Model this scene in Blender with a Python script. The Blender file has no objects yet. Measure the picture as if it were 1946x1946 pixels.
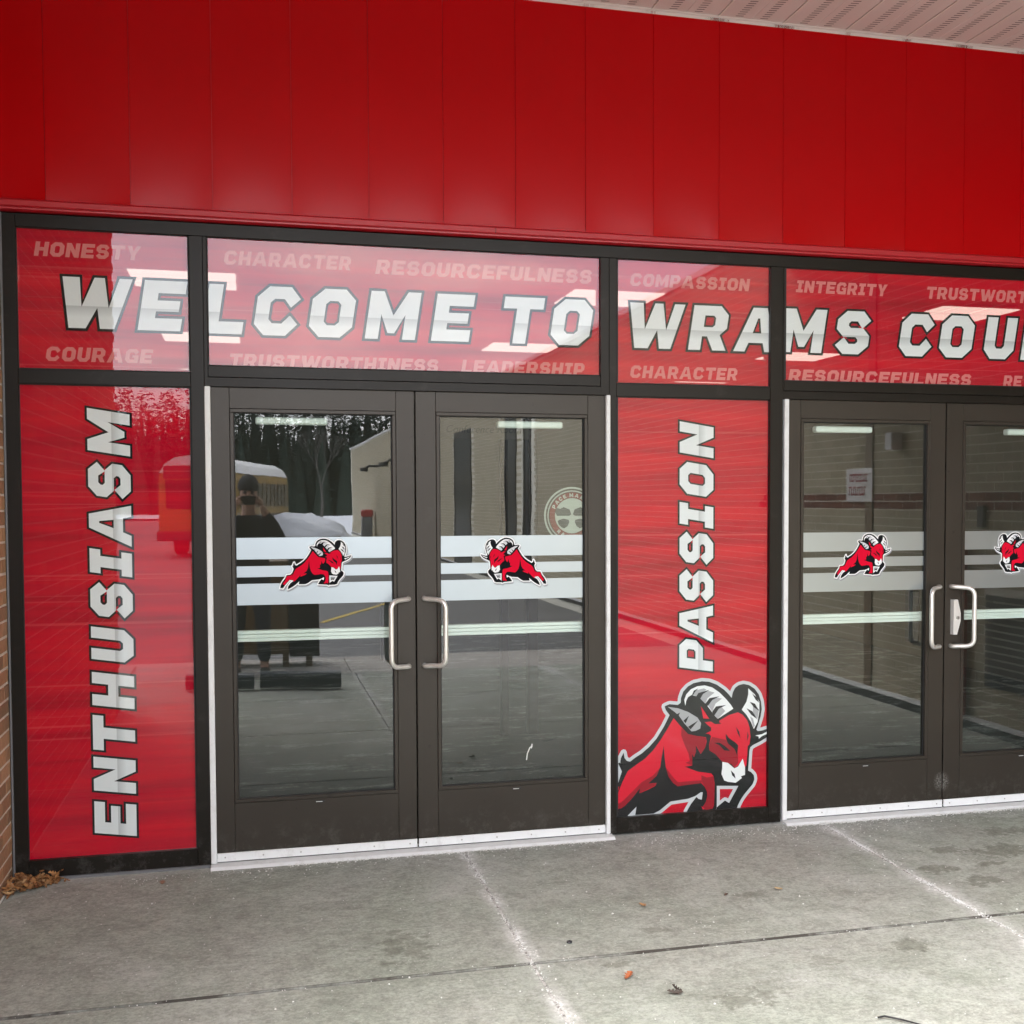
import bpy, bmesh, math, random
from mathutils import Vector, Matrix
from mathutils.geometry import delaunay_2d_cdt
R = math.radians
random.seed(7)
S = bpy.context.scene
C = S.collection

# ------------------------------------------------------------------ camera
cd = bpy.data.cameras.new('camera'); cam = bpy.data.objects.new('camera', cd); C.objects.link(cam)
S.camera = cam
yaw, pitch, roll = 0.2667, -0.0431, -0.0015
F = Vector((math.sin(yaw)*math.cos(pitch), math.cos(yaw)*math.cos(pitch), math.sin(pitch)))
Rt = Vector((math.cos(yaw), -math.sin(yaw), 0)); Up = Rt.cross(F)
R2 = Rt*math.cos(roll)+Up*math.sin(roll); U2 = -Rt*math.sin(roll)+Up*math.cos(roll)
mw = Matrix((R2, U2, -F)).transposed().to_4x4(); mw.translation = Vector((-0.7384, -5.6664, 1.645))
cam.matrix_world = mw
cd.sensor_width = 36; cd.lens = 36*2312.4/1946
cd.shift_x = -135.9/1946; cd.shift_y = 76.7/1946
cd.clip_start = 0.02; cd.clip_end = 2000
S.render.resolution_x = 1024; S.render.resolution_y = 1024

# ------------------------------------------------------------------ sky, sun, exposure
SUN_EL, SUN_ROT = R(48), R(205)
W = bpy.data.worlds.new('World'); S.world = W; W.use_nodes = True
nt = W.node_tree; nt.nodes.clear()
def N(t, ty, **k):
    n = t.nodes.new(ty)
    for a, b in k.items(): setattr(n, a, b)
    return n
out = N(nt, 'ShaderNodeOutputWorld'); bg = N(nt, 'ShaderNodeBackground'); bg.inputs[1].default_value = 0.11
sky = N(nt, 'ShaderNodeTexSky', sky_type='NISHITA', sun_disc=False, sun_elevation=SUN_EL, sun_rotation=SUN_ROT)
sky.air_density = 1.0; sky.dust_density = 2.0
tc = N(nt, 'ShaderNodeTexCoord'); mp = N(nt, 'ShaderNodeMapping'); mp.inputs['Scale'].default_value = (1, 1, 3.2)
n1 = N(nt, 'ShaderNodeTexNoise'); n1.inputs['Scale'].default_value = 5.0; n1.inputs['Detail'].default_value = 6; n1.inputs['Roughness'].default_value = 0.55
r1 = N(nt, 'ShaderNodeValToRGB'); r1.color_ramp.elements[0].position = 0.36; r1.color_ramp.elements[0].color = (0.62, 0.62, 0.62, 1); r1.color_ramp.elements[1].position = 0.62
cr = N(nt, 'ShaderNodeValToRGB'); cr.color_ramp.elements[0].position = 0.3; cr.color_ramp.elements[0].color = (4.6, 5.2, 6.4, 1); cr.color_ramp.elements[1].position = 0.7; cr.color_ramp.elements[1].color = (10.0, 9.8, 9.7, 1)
mx = N(nt, 'ShaderNodeMix', data_type='RGBA')
L = nt.links.new
L(tc.outputs['Generated'], mp.inputs[0]); L(mp.outputs[0], n1.inputs['Vector'])
L(n1.outputs[0], r1.inputs[0]); L(n1.outputs[0], cr.inputs[0]); L(r1.outputs[0], mx.inputs[0])
L(sky.outputs[0], mx.inputs[6]); L(cr.outputs[0], mx.inputs[7]); L(mx.outputs[2], bg.inputs[0]); L(bg.outputs[0], out.inputs[0])
sd = bpy.data.lights.new('sun', 'SUN'); sd.energy = 0.9; sd.angle = R(25); sd.color = (1, 0.96, 0.9)
sun = bpy.data.objects.new('sun', sd); C.objects.link(sun)
sun.rotation_euler = (R(90)-SUN_EL, 0, -(SUN_ROT-R(180)) + 0)
dirv = Vector((math.sin(SUN_ROT)*math.cos(SUN_EL), math.cos(SUN_ROT)*math.cos(SUN_EL), math.sin(SUN_EL)))
sun.rotation_euler = dirv.to_track_quat('Z', 'Y').to_euler()
S.view_settings.view_transform = 'Standard'; S.view_settings.look = 'None'
S.view_settings.exposure = 2.9; S.view_settings.gamma = 1; S.view_settings.use_curve_mapping = False
S.render.engine = 'CYCLES'
S.cycles.max_bounces = 10; S.cycles.transparent_max_bounces = 24; S.cycles.glossy_bounces = 5; S.cycles.sample_clamp_indirect = 6

# ------------------------------------------------------------------ helpers
def tag(o, label=None, cat=None, group=None, kind=None):
    if label: o['label'] = label
    if cat: o['category'] = cat
    if group: o['group'] = group
    if kind: o['kind'] = kind
    return o
def empty(name, loc=(0, 0, 0), label=None, cat=None, group=None, kind=None, parent=None):
    o = bpy.data.objects.new(name, None); C.objects.link(o); o.location = loc; o.empty_display_size = 0.1
    if parent: o.parent = parent
    return tag(o, label, cat, group, kind)
def wm(o): return (wm(o.parent) @ o.matrix_parent_inverse @ o.matrix_basis) if o.parent else o.matrix_basis.copy()
def setpar(o, parent):
    o.parent = parent; o.matrix_parent_inverse = wm(parent).inverted()
def obj(name, bm, mats, parent=None, smooth=False):
    me = bpy.data.meshes.new(name)
    if isinstance(bm, bmesh.types.BMesh): bm.to_mesh(me); bm.free()
    else: me.from_pydata(*bm); me.update()
    for m in (mats if isinstance(mats, (list, tuple)) else [mats]): me.materials.append(m)
    if smooth:
        for p in me.polygons: p.use_smooth = True
    o = bpy.data.objects.new(name, me); C.objects.link(o)
    if parent:
        setpar(o, parent)
    return o
def box(bm, x0, x1, y0, y1, z0, z1, bev=0.0, mi=0):
    vs = [bm.verts.new(p) for p in ((x0,y0,z0),(x1,y0,z0),(x1,y1,z0),(x0,y1,z0),(x0,y0,z1),(x1,y0,z1),(x1,y1,z1),(x0,y1,z1))]
    fs = [bm.faces.new([vs[i] for i in f]) for f in ((0,3,2,1),(4,5,6,7),(0,1,5,4),(1,2,6,5),(2,3,7,6),(3,0,4,7))]
    for f in fs: f.material_index = mi
    if bev:
        es = list({e for f in fs for e in f.edges})
        r = bmesh.ops.bevel(bm, geom=es, offset=bev, segments=1, affect='EDGES')
        for f in r['faces']: f.material_index = mi
def B(*boxes, bev=0.0):
    bm = bmesh.new()
    for b in boxes: box(bm, *b, bev=bev)
    return bm
def tube(bm, pts, r, seg=14, cap=True):
    rings = []; n = len(pts); pts = [Vector(p) for p in pts]
    rr = r if isinstance(r, (list, tuple)) else [r]*n
    ref = Vector((0.13, 0.31, 0.94)).normalized()
    for i in range(n):
        d = (pts[min(i+1, n-1)]-pts[max(i-1, 0)]).normalized()
        a = d.cross(ref); a = a.normalized() if a.length > 1e-4 else d.orthogonal().normalized(); b = d.cross(a)
        rings.append([bm.verts.new(pts[i]+(a*math.cos(2*math.pi*k/seg)+b*math.sin(2*math.pi*k/seg))*rr[i]) for k in range(seg)])
    for i in range(n-1):
        for k in range(seg): bm.faces.new((rings[i][k], rings[i][(k+1)%seg], rings[i+1][(k+1)%seg], rings[i+1][k]))
    if cap: bm.faces.new(rings[0][::-1]); bm.faces.new(rings[-1])
def cyl(bm, c, axis, r, h, seg=20):
    c = Vector(c); a = Vector(axis).normalized(); tube(bm, [c-a*h/2, c+a*h/2], r, seg)
def pip(x, y, poly):
    c = False; j = len(poly)-1
    for i in range(len(poly)):
        xi, yi = poly[i]; xj, yj = poly[j]
        if (yi > y) != (yj > y) and x < (xj-xi)*(y-yi)/(yj-yi)+xi: c = not c
        j = i
    return c
def fill(groups, rect=None):
    """union of groups; a group is a list of contours filled even-odd; optional clip rectangle. -> verts2d, tris"""
    vs, es = [], []
    cs = [c for g in groups for c in g]
    if rect: x0, x1, y0, y1 = rect; cs = cs+[[(x0,y0),(x1,y0),(x1,y1),(x0,y1)]]
    for c in cs:
        b = len(vs); vs += [Vector(p) for p in c]; es += [(b+i, b+(i+1)%len(c)) for i in range(len(c))]
    o = delaunay_2d_cdt(vs, es, [], 0, 1e-7)
    V, T = o[0], o[2]; keep = []
    bb = [[(min(p[0] for p in c), max(p[0] for p in c), min(p[1] for p in c), max(p[1] for p in c)) for c in g] for g in groups]
    for t in T:
        x = sum(V[i].x for i in t)/len(t); y = sum(V[i].y for i in t)/len(t)
        if rect and not (x0 < x < x1 and y0 < y < y1): continue
        for g, gb in zip(groups, bb):
            k = False
            for c, (a, b, cc, d) in zip(g, gb):
                if a < x < b and cc < y < d and pip(x, y, c): k = not k
            if k: keep.append(tuple(t)); break
    return [(v.x, v.y) for v in V], keep
def offset(c, d):
    a = sum(c[i][0]*c[(i+1)%len(c)][1]-c[(i+1)%len(c)][0]*c[i][1] for i in range(len(c)))
    s = 1 if a > 0 else -1; o = []
    for i in range(len(c)):
        p, q, r = Vector(c[i-1]), Vector(c[i]), Vector(c[(i+1)%len(c)])
        e1 = (q-p).normalized(); e2 = (r-q).normalized()
        n1 = Vector((e1.y, -e1.x))*s; n2 = Vector((e2.y, -e2.x))*s
        m = n1+n2; m = m/max(m.length_squared, 0.35)*2*1.0 if m.length > 1e-3 else n1
        m = m*(1.0/1.0)
        o.append(tuple(q+m*d))
    return o
def stroke(c, w, closed=True):
    g = []; n = len(c)
    for i in range(n if closed else n-1):
        p, q = Vector(c[i]), Vector(c[(i+1)%n]); e = q-p
        if e.length < 1e-6: continue
        m = Vector((-e.y, e.x)).normalized()*w
        g.append([[tuple(p+m), tuple(p-m), tuple(q-m), tuple(q+m)]])
        g.append([[tuple(q+Vector((math.cos(a), math.sin(a)))*w) for a in [k*math.pi/4+0.1 for k in range(8)]]])
    return g
def flat(layers, y, mats, name, parent, vmap=None):
    """layers: list of (verts2d, tris, material index, dy, vvals). One flat printed mesh facing -y."""
    V, Fc, MI, UV = [], [], [], []
    for (v2, tr, mi, dy, vv) in layers:
        b = len(V); V += [(p[0], y+dy, p[1]) for p in v2]; UV += (vv if vv else [0]*len(v2))
        for t in tr:
            p = [v2[i] for i in t]
            a = (p[1][0]-p[0][0])*(p[2][1]-p[0][1])-(p[2][0]-p[0][0])*(p[1][1]-p[0][1])
            t = t if a > 0 else t[::-1]; Fc.append(tuple(b+i for i in t)); MI.append(mi)
    me = bpy.data.meshes.new(name); me.from_pydata(V, [], Fc); me.update()
    for m in mats: me.materials.append(m)
    uv = me.uv_layers.new(name='UVMap')
    for p in me.polygons:
        p.material_index = MI[p.index]
        for li in p.loop_indices: uv.data[li].uv = (0.5, UV[me.loops[li].vertex_index])
    o = bpy.data.objects.new(name, me); C.objects.link(o); setpar(o, parent)
    return o

# ------------------------------------------------------------------ materials
def newmat(name):
    m = bpy.data.materials.new(name); m.use_nodes = True; t = m.node_tree; t.nodes.clear()
    o = N(t, 'ShaderNodeOutputMaterial'); return m, t, o
def lnk(t, a, b): t.links.new(a, b)
def rgba(c): return (c[0], c[1], c[2], 1)
def noise(t, sc, det=4, rough=0.5, coord='Object', stretch=None, dist=0):
    c = N(t, 'ShaderNodeTexCoord'); n = N(t, 'ShaderNodeTexNoise'); n.inputs['Scale'].default_value = sc
    n.inputs['Detail'].default_value = det; n.inputs['Roughness'].default_value = rough; n.inputs['Distortion'].default_value = dist
    if stretch:
        m = N(t, 'ShaderNodeMapping'); m.inputs['Scale'].default_value = stretch; lnk(t, c.outputs[coord], m.inputs[0]); lnk(t, m.outputs[0], n.inputs['Vector'])
    else: lnk(t, c.outputs[coord], n.inputs['Vector'])
    return n.outputs[0]
def ramp(t, src, stops):
    r = N(t, 'ShaderNodeValToRGB'); e = r.color_ramp.elements
    while len(e) < len(stops): e.new(0.5)
    for i, (p, c) in enumerate(stops):
        e[i].position = p; e[i].color = rgba(c) if isinstance(c, (tuple, list)) else (c, c, c, 1)
    lnk(t, src, r.inputs[0]); return r.outputs[0]
def mix(t, f, a, b, mode='MIX'):
    m = N(t, 'ShaderNodeMix', data_type='RGBA', blend_type=mode)
    for k, v in ((0, f), (6, a), (7, b)):
        if isinstance(v, (int, float)): m.inputs[k].default_value = v if k == 0 else (v, v, v, 1)
        elif isinstance(v, (tuple, list)): m.inputs[k].default_value = rgba(v)
        else: lnk(t, v, m.inputs[k])
    return m.outputs[2]
def math_(t, op, a, b=None, c=None, clamp=False):
    m = N(t, 'ShaderNodeMath', operation=op, use_clamp=clamp)
    for k, v in enumerate((a, b, c)):
        if v is None: continue
        if isinstance(v, (int, float)): m.inputs[k].default_value = v
        else: lnk(t, v, m.inputs[k])
    return m.outputs[0]
def bump(t, src, strength, dist):
    b = N(t, 'ShaderNodeBump'); b.inputs['Strength'].default_value = strength; b.inputs['Distance'].default_value = dist
    lnk(t, src, b.inputs['Height']); return b.outputs[0]
def pbsdf(t, col, rough=0.5, metal=0, spec=0.5, normal=None, coat=0):
    p = N(t, 'ShaderNodeBsdfPrincipled')
    for k, v in (('Base Color', col), ('Roughness', rough), ('Metallic', metal), ('Specular IOR Level', spec), ('Coat Weight', coat)):
        if isinstance(v, (tuple, list)): p.inputs[k].default_value = rgba(v)
        elif isinstance(v, (int, float)): p.inputs[k].default_value = v
        else: lnk(t, v, p.inputs[k])
    if normal is not None: lnk(t, normal, p.inputs['Normal'])
    return p.outputs[0]
def simple(name, col, rough=0.5, metal=0, spec=0.5, var=0.12, sc=6, bsc=0, bst=0.2, bd=0.002, coat=0, stretch=None, rvar=0.0):
    m, t, o = newmat(name)
    n = noise(t, sc, 5, 0.6, stretch=stretch)
    c = mix(t, n, tuple(x*(1-var) for x in col), tuple(min(1, x*(1+var)) for x in col))
    nm = bump(t, noise(t, bsc, 4, 0.6), bst, bd) if bsc else None
    rg = rough
    if rvar: rg = math_(t, 'MULTIPLY_ADD', n, rvar*2, rough-rvar)
    lnk(t, pbsdf(t, c, rg, metal, spec, nm, coat), o.inputs[0]); return m
M = {}
M['frame'] = None
def frame_mat(name, base, spec=0.5):
    m, t, o = newmat(name)
    big = noise(t, 1.7, 4, 0.6); fine = noise(t, 60, 3, 0.6)
    c = mix(t, big, tuple(x*0.8 for x in base), tuple(x*1.25 for x in base))
    # black scuffs and pale dust specks
    sp = ramp(t, noise(t, 26, 3, 0.7), [(0.0, 0.0), (0.665, 0.0), (0.72, 1.0)])
    c = mix(t, math_(t, 'MULTIPLY', sp, 0.55), c, (0.012, 0.010, 0.009))
    du = ramp(t, noise(t, 5.5, 6, 0.75), [(0.0, 0.0), (0.58, 0.0), (0.9, 1.0)])
    c = mix(t, math_(t, 'MULTIPLY', du, 0.35), c, (0.11, 0.10, 0.09))
    g = N(t, 'ShaderNodeTexCoord'); s = N(t, 'ShaderNodeSeparateXYZ'); lnk(t, g.outputs['Object'], s.inputs[0])
    dx = math_(t, 'MULTIPLY', math_(t, 'SUBTRACT', s.outputs[0], 2.775), 22.0); dz = math_(t, 'MULTIPLY', math_(t, 'SUBTRACT', s.outputs[2], 0.15), 20.0)
    dd = math_(t, 'ADD', math_(t, 'MULTIPLY', dx, dx), math_(t, 'MULTIPLY', dz, dz))
    sc_ = math_(t, 'MULTIPLY', math_(t, 'SUBTRACT', 1.3, dd, clamp=True), ramp(t, noise(t, 110, 5, 0.8), [(0.45, 0.0), (0.62, 1.0)]))
    lo = math_(t, 'MULTIPLY', math_(t, 'SUBTRACT', 1.0, math_(t, 'MULTIPLY', s.outputs[2], 5.0), clamp=True), ramp(t, noise(t, 14, 6, 0.8), [(0.5, 0.0), (0.7, 0.5)]))
    c = mix(t, math_(t, 'MAXIMUM', math_(t, 'MULTIPLY', sc_, 0.7), math_(t, 'MULTIPLY', lo, 0.5)), c, (0.35, 0.34, 0.32))
    rg = math_(t, 'MULTIPLY_ADD', big, 0.16, 0.27)
    nm = bump(t, fine, 0.05, 0.0006)
    lnk(t, pbsdf(t, c, rg, 0.3, spec, nm), o.inputs[0]); return m
M['frame'] = frame_mat('bronze_anodised_aluminium', (0.014, 0.0115, 0.009), 0.3)
M['door'] = frame_mat('bronze_painted_door', (0.043, 0.036, 0.029), 0.4)
M['gasket'] = simple('black_rubber', (0.012, 0.012, 0.012), 0.6)
def alum_mat():
    m, t, o = newmat('weathered_white_aluminium')
    c = mix(t, noise(t, 9, 5, 0.7), (0.74, 0.75, 0.75), (0.84, 0.85, 0.85))
    d = ramp(t, noise(t, 16, 6, 0.8, stretch=(1, 1, 0.5)), [(0.52, 0.0), (0.78, 0.4)])
    c = mix(t, d, c, (0.33, 0.31, 0.29))
    lnk(t, pbsdf(t, c, 0.4, 0, 0.4), o.inputs[0]); return m
M['alum'] = alum_mat()
M['steel'] = simple('brushed_stainless_steel', (0.86, 0.84, 0.80), 0.34, 0.65, 0.5, 0.08, 40, stretch=(1, 1, 0.1))
M['screw'] = simple('zinc_screw', (0.45, 0.44, 0.42), 0.4, 0.8)
M['bar'] = simple('pale_green_white_bar', (0.93, 0.97, 0.93), 0.35, 0, 0.5, 0.05)
def red_panel():
    m, t, o = newmat('gloss_red_metal_panel')
    c = mix(t, noise(t, 1.1, 3), (0.43, 0.0, 0.0015), (0.49, 0.0, 0.003))
    nm = bump(t, noise(t, 3.0, 2, 0.4), 0.12, 0.01)
    lnk(t, pbsdf(t, c, 0.21, 0.0, 0.155, nm), o.inputs[0]); return m
M['red'] = red_panel()
M['redtrim'] = simple('red_metal_flashing', (0.46, 0.004, 0.014), 0.38, 0, 0.9, 0.05)
def glass_mat(name, refl, tint, wav=0.02, dirt=1.0):
    m, t, o = newmat(name)
    lw = N(t, 'ShaderNodeLayerWeight'); lw.inputs[0].default_value = 0.5
    f = math_(t, 'POWER', lw.outputs['Facing'], 4.0); f = math_(t, 'MULTIPLY_ADD', f, 1-refl, refl, clamp=True)
    nm = bump(t, noise(t, 2.3, 2, 0.5), wav, 0.02)
    g = N(t, 'ShaderNodeBsdfGlossy'); g.inputs['Roughness'].default_value = 0.0; g.inputs[0].default_value = (1, 1, 1, 1); lnk(t, nm, g.inputs['Normal'])
    tr = N(t, 'ShaderNodeBsdfTransparent'); tr.inputs[0].default_value = rgba(tint)
    du = N(t, 'ShaderNodeBsdfDiffuse'); du.inputs[0].default_value = (0.75, 0.85, 0.82, 1)
    s1 = ramp(t, noise(t, 3.0, 6, 0.75, stretch=(1, 1, 0.45)), [(0.35, 0.004), (0.6, 0.016), (0.85, 0.07)])
    s2 = ramp(t, noise(t, 95, 3, 0.8), [(0.0, 0.0), (0.72, 0.0), (0.8, 0.22)])
    md = N(t, 'ShaderNodeMixShader'); lnk(t, math_(t, 'MULTIPLY', math_(t, 'MAXIMUM', s1, s2), dirt), md.inputs[0]); lnk(t, tr.outputs[0], md.inputs[1]); lnk(t, du.outputs[0], md.inputs[2])
    mx = N(t, 'ShaderNodeMixShader'); lnk(t, f, mx.inputs[0]); lnk(t, md.outputs[0], mx.inputs[1]); lnk(t, g.outputs[0], mx.inputs[2]); lnk(t, mx.outputs[0], o.inputs[0])
    return m
M['glass'] = glass_mat('door_glass', 0.092, (0.86, 0.93, 0.89), 0.012)
M['glass_t'] = glass_mat('window_glass', 0.048, (0.95, 0.97, 0.96), 0.006, 0.3)
def film(name, colfn, thru=0.10, rough=0.35):
    m, t, o = newmat(name)
    p = pbsdf(t, colfn(t), rough, 0, 0.0)
    tr = N(t, 'ShaderNodeBsdfTransparent'); mx = N(t, 'ShaderNodeMixShader'); mx.inputs[0].default_value = thru
    lnk(t, p, mx.inputs[1]); lnk(t, tr.outputs[0], mx.inputs[2]); lnk(t, mx.outputs[0], o.inputs[0]); return m
def redfilm(t):
    a = noise(t, 1.0, 6, 0.62, stretch=(0.55, 1, 11))
    c = ramp(t, a, [(0.25, (0.30, 0.002, 0.014)), (0.45, (0.54, 0.002, 0.024)), (0.6, (0.68, 0.002, 0.022)), (0.8, (0.80, 0.015, 0.04))])
    lines = ramp(t, noise(t, 1.0, 2, 0.5, stretch=(0.25, 1, 60)), [(0, 0), (0.64, 0), (0.70, 1)])
    return mix(t, math_(t, 'MULTIPLY', lines, 0.22), c, (0.85, 0.16, 0.17))
M['redfilm'] = film('red_printed_film', redfilm)
def chrome(t):
    u = N(t, 'ShaderNodeUVMap'); s = N(t, 'ShaderNodeSeparateXYZ'); lnk(t, u.outputs[0], s.inputs[0])
    return ramp(t, s.outputs[1], [(0.0, (0.90, 0.92, 0.94)), (0.22, (0.88, 0.91, 0.93)), (0.432, (0.60, 0.62, 0.64)), (0.442, (0.86, 0.88, 0.90)), (1.0, (0.86, 0.89, 0.91))])
M['chrome'] = film('silver_gradient_print', chrome)
M['ink'] = film('black_print', lambda t: mix(t, 0.0, (0.012, 0.013, 0.015), (0, 0, 0)), 0.02)
M['faint'] = film('faint_pink_print', lambda t: mix(t, noise(t, 3), (0.72, 0.19, 0.19), (0.80, 0.28, 0.27)))
M['p_red'] = film('emblem_red', lambda t: mix(t, 0.0, (0.70, 0.008, 0.035), (0, 0, 0)), 0.0)
M['p_dark'] = film('emblem_maroon', lambda t: mix(t, 0.0, (0.33, 0.008, 0.022), (0, 0, 0)), 0.0)
M['p_white'] = film('emblem_white', lambda t: mix(t, 0.0, (0.86, 0.87, 0.88), (0, 0, 0)), 0.0)
M['p_grey'] = film('emblem_grey', lambda t: mix(t, 0.0, (0.42, 0.42, 0.44), (0, 0, 0)), 0.0)
M['p_silver'] = film('emblem_silver', lambda t: mix(t, 0.0, (0.62, 0.64, 0.67), (0, 0, 0)), 0.0)
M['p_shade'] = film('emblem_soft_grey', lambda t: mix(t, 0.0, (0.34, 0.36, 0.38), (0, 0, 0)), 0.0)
M['vinyl'] = simple('etched_silver_vinyl', (0.43, 0.48, 0.51), 0.30, 0.8, 0.5, 0.03, 5)
# concrete
J = dict(y=-1.52, xs=(0.207, 2.041))
def concrete():
    m, t, o = newmat('broom_finished_concrete')
    big = noise(t, 0.9, 5, 0.6); mid = noise(t, 5, 6, 0.68); fine = noise(t, 70, 5, 0.8); pit = noise(t, 22, 5, 0.75); cl = noise(t, 1.6, 3)
    br = noise(t, 40, 5, 0.7, stretch=(0.35, 1.6, 1))
    c = ramp(t, mid, [(0.22, (0.15, 0.147, 0.13)), (0.5, (0.33, 0.32, 0.30)), (0.78, (0.53, 0.52, 0.50))])
    c = mix(t, 0.45, c, ramp(t, big, [(0.3, (0.24, 0.235, 0.215)), (0.7, (0.42, 0.405, 0.39))]))
    c = mix(t, 0.22, c, ramp(t, cl, [(0.35, (0.33, 0.35, 0.28)), (0.65, (0.42, 0.37, 0.35))]))
    c = mix(t, 0.25, c, mix(t, 1.0, c, ramp(t, br, [(0.25, 0.62), (0.75, 1.35)]), 'MULTIPLY'))
    c = mix(t, 0.6, c, mix(t, 1.0, c, ramp(t, fine, [(0.3, 0.45), (0.5, 1.0), (0.72, 1.6)]), 'MULTIPLY'))
    c = mix(t, 0.6, c, mix(t, 1.0, c, ramp(t, pit, [(0.32, 0.6), (0.5, 1.0), (0.7, 1.35)]), 'MULTIPLY'))
    g = N(t, 'ShaderNodeTexCoord'); s = N(t, 'ShaderNodeSeparateXYZ'); lnk(t, g.outputs['Object'], s.inputs[0])
    X, Y = s.outputs[0], s.outputs[1]
    warp = noise(t, 7, 4, 0.6)
    # salt bloom along joints and door sill
    brk = ramp(t, noise(t, 3.1, 5, 0.7), [(0.42, 0.0), (0.62, 1.0)])
    grain = ramp(t, noise(t, 55, 4, 0.8), [(0.38, 0.0), (0.66, 1.0)])
    def band(src, pos, w):
        d = math_(t, 'ABSOLUTE', math_(t, 'SUBTRACT', src, pos))
        d = math_(t, 'SUBTRACT', 1.0, math_(t, 'DIVIDE', d, math_(t, 'MULTIPLY_ADD', warp, w*1.8, w*0.1)), clamp=True)
        return d
    tot = None
    for (src, pos, w, k) in ((X, J['xs'][0], 0.06, 1.5), (X, J['xs'][1], 0.085, 1.7), (Y, J['y'], 0.03, 0.45), (Y, 0.0, 0.13, 1.0)):
        b = math_(t, 'MULTIPLY', band(src, pos, w), k)
        tot = b if tot is None else math_(t, 'MAXIMUM', tot, b)
    tot = math_(t, 'MULTIPLY', tot, math_(t, 'MULTIPLY_ADD', brk, 0.75, 0.3)); tot = math_(t, 'MULTIPLY', tot, math_(t, 'MULTIPLY_ADD', grain, 1.0, 0.25), clamp=True)
    bl = math_(t, 'MULTIPLY', ramp(t, noise(t, 1.3, 6, 0.75, dist=0.6), [(0.5, 0.0), (0.72, 1.0)]), grain)
    tot = math_(t, 'MAXIMUM', tot, math_(t, 'MULTIPLY', bl, 0.8))
    c = mix(t, 1.0, c, (0.99, 1.075, 1.02), 'MULTIPLY')
    c = mix(t, tot, c, (0.66, 0.66, 0.65))
    jd = math_(t, 'LESS_THAN', math_(t, 'ABSOLUTE', math_(t, 'SUBTRACT', Y, J['y']+0.006)), math_(t, 'MULTIPLY_ADD', warp, 0.012, 0.0075))
    c = mix(t, math_(t, 'MULTIPLY', jd, math_(t, 'MULTIPLY_ADD', brk, -0.75, 0.95)), c, (0.045, 0.038, 0.032))
    # pale specks
    v = N(t, 'ShaderNodeTexVoronoi'); v.inputs['Scale'].default_value = 26; lnk(t, g.outputs['Object'], v.inputs['Vector'])
    sp = math_(t, 'MULTIPLY', math_(t, 'LESS_THAN', v.outputs['Distance'], 0.085), ramp(t, noise(t, 2.2, 3), [(0.42, 0.0), (0.5, 1.0)]))
    c = mix(t, math_(t, 'MULTIPLY', sp, 0.5), c, (0.62, 0.62, 0.6))
    # damp blots and foot marks
    dark = None
    for (bx, by, rx, ry, k) in STAINS:
        dx = math_(t, 'DIVIDE', math_(t, 'SUBTRACT', X, bx), rx); dy = math_(t, 'DIVIDE', math_(t, 'SUBTRACT', Y, by), ry)
        d = math_(t, 'ADD', math_(t, 'MULTIPLY', dx, dx), math_(t, 'MULTIPLY', dy, dy))
        d = math_(t, 'ADD', d, math_(t, 'MULTIPLY_ADD', noise(t, 11, 6, 0.75), 9.0, -4.4))
        d = math_(t, 'MULTIPLY', math_(t, 'MULTIPLY_ADD', d, -1.3, 1.7, clamp=True), k*0.7)
        dark = d if dark is None else math_(t, 'MAXIMUM', dark, d)
    sm = ramp(t, noise(t, 3.4, 4, 0.6), [(0.60, 0.0), (0.72, 1.0)])
    dark = math_(t, 'MAXIMUM', dark, math_(t, 'MULTIPLY', sm, 0.28))
    c = mix(t, dark, c, mix(t, 1.0, c, (0.42, 0.41, 0.36), 'MULTIPLY'))
    h = math_(t, 'ADD', math_(t, 'MULTIPLY', fine, 0.6), math_(t, 'MULTIPLY', br, 0.8))
    lnk(t, pbsdf(t, c, 0.82, 0, 0.3, bump(t, h, 0.35, 0.002)), o.inputs[0]); return m
STAINS = [(2.373,-0.659,0.10,0.05,0.8),(2.197,-0.923,0.09,0.06,0.8),(2.293,-1.113,0.09,0.07,0.75),(2.477,-0.903,0.07,0.035,0.8),(2.682,-0.745,0.24,0.09,0.8),(1.589,-1.717,0.10,0.055,0.75),
          (0.826,-1.989,0.11,0.075,0.7),(0.518,-1.60,0.06,0.03,0.6),(0.756,-1.308,0.07,0.035,0.6),(1.238,-1.016,0.09,0.05,0.5),(1.222,-1.769,0.06,0.05,0.45),(-0.22,-1.231,0.10,0.16,0.5),(-0.42,-0.691,0.12,0.07,0.3),(2.86,-0.45,0.15,0.06,0.7)]
M['concrete'] = concrete()
M['joint'] = simple('dirty_joint_filler', (0.045, 0.04, 0.034), 0.9, sc=60, var=0.6)
M['walk'] = simple('dry_pale_concrete', (0.42, 0.40, 0.37), 0.85, sc=8, var=0.2, bsc=90)
M['asphalt'] = simple('worn_asphalt', (0.13, 0.13, 0.132), 0.8, sc=1.5, var=0.3, bsc=120, bd=0.003)
M['snow'] = simple('old_snow', (0.78, 0.82, 0.88), 0.6, sc=0.6, var=0.12, bsc=2, bd=0.1)
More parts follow.
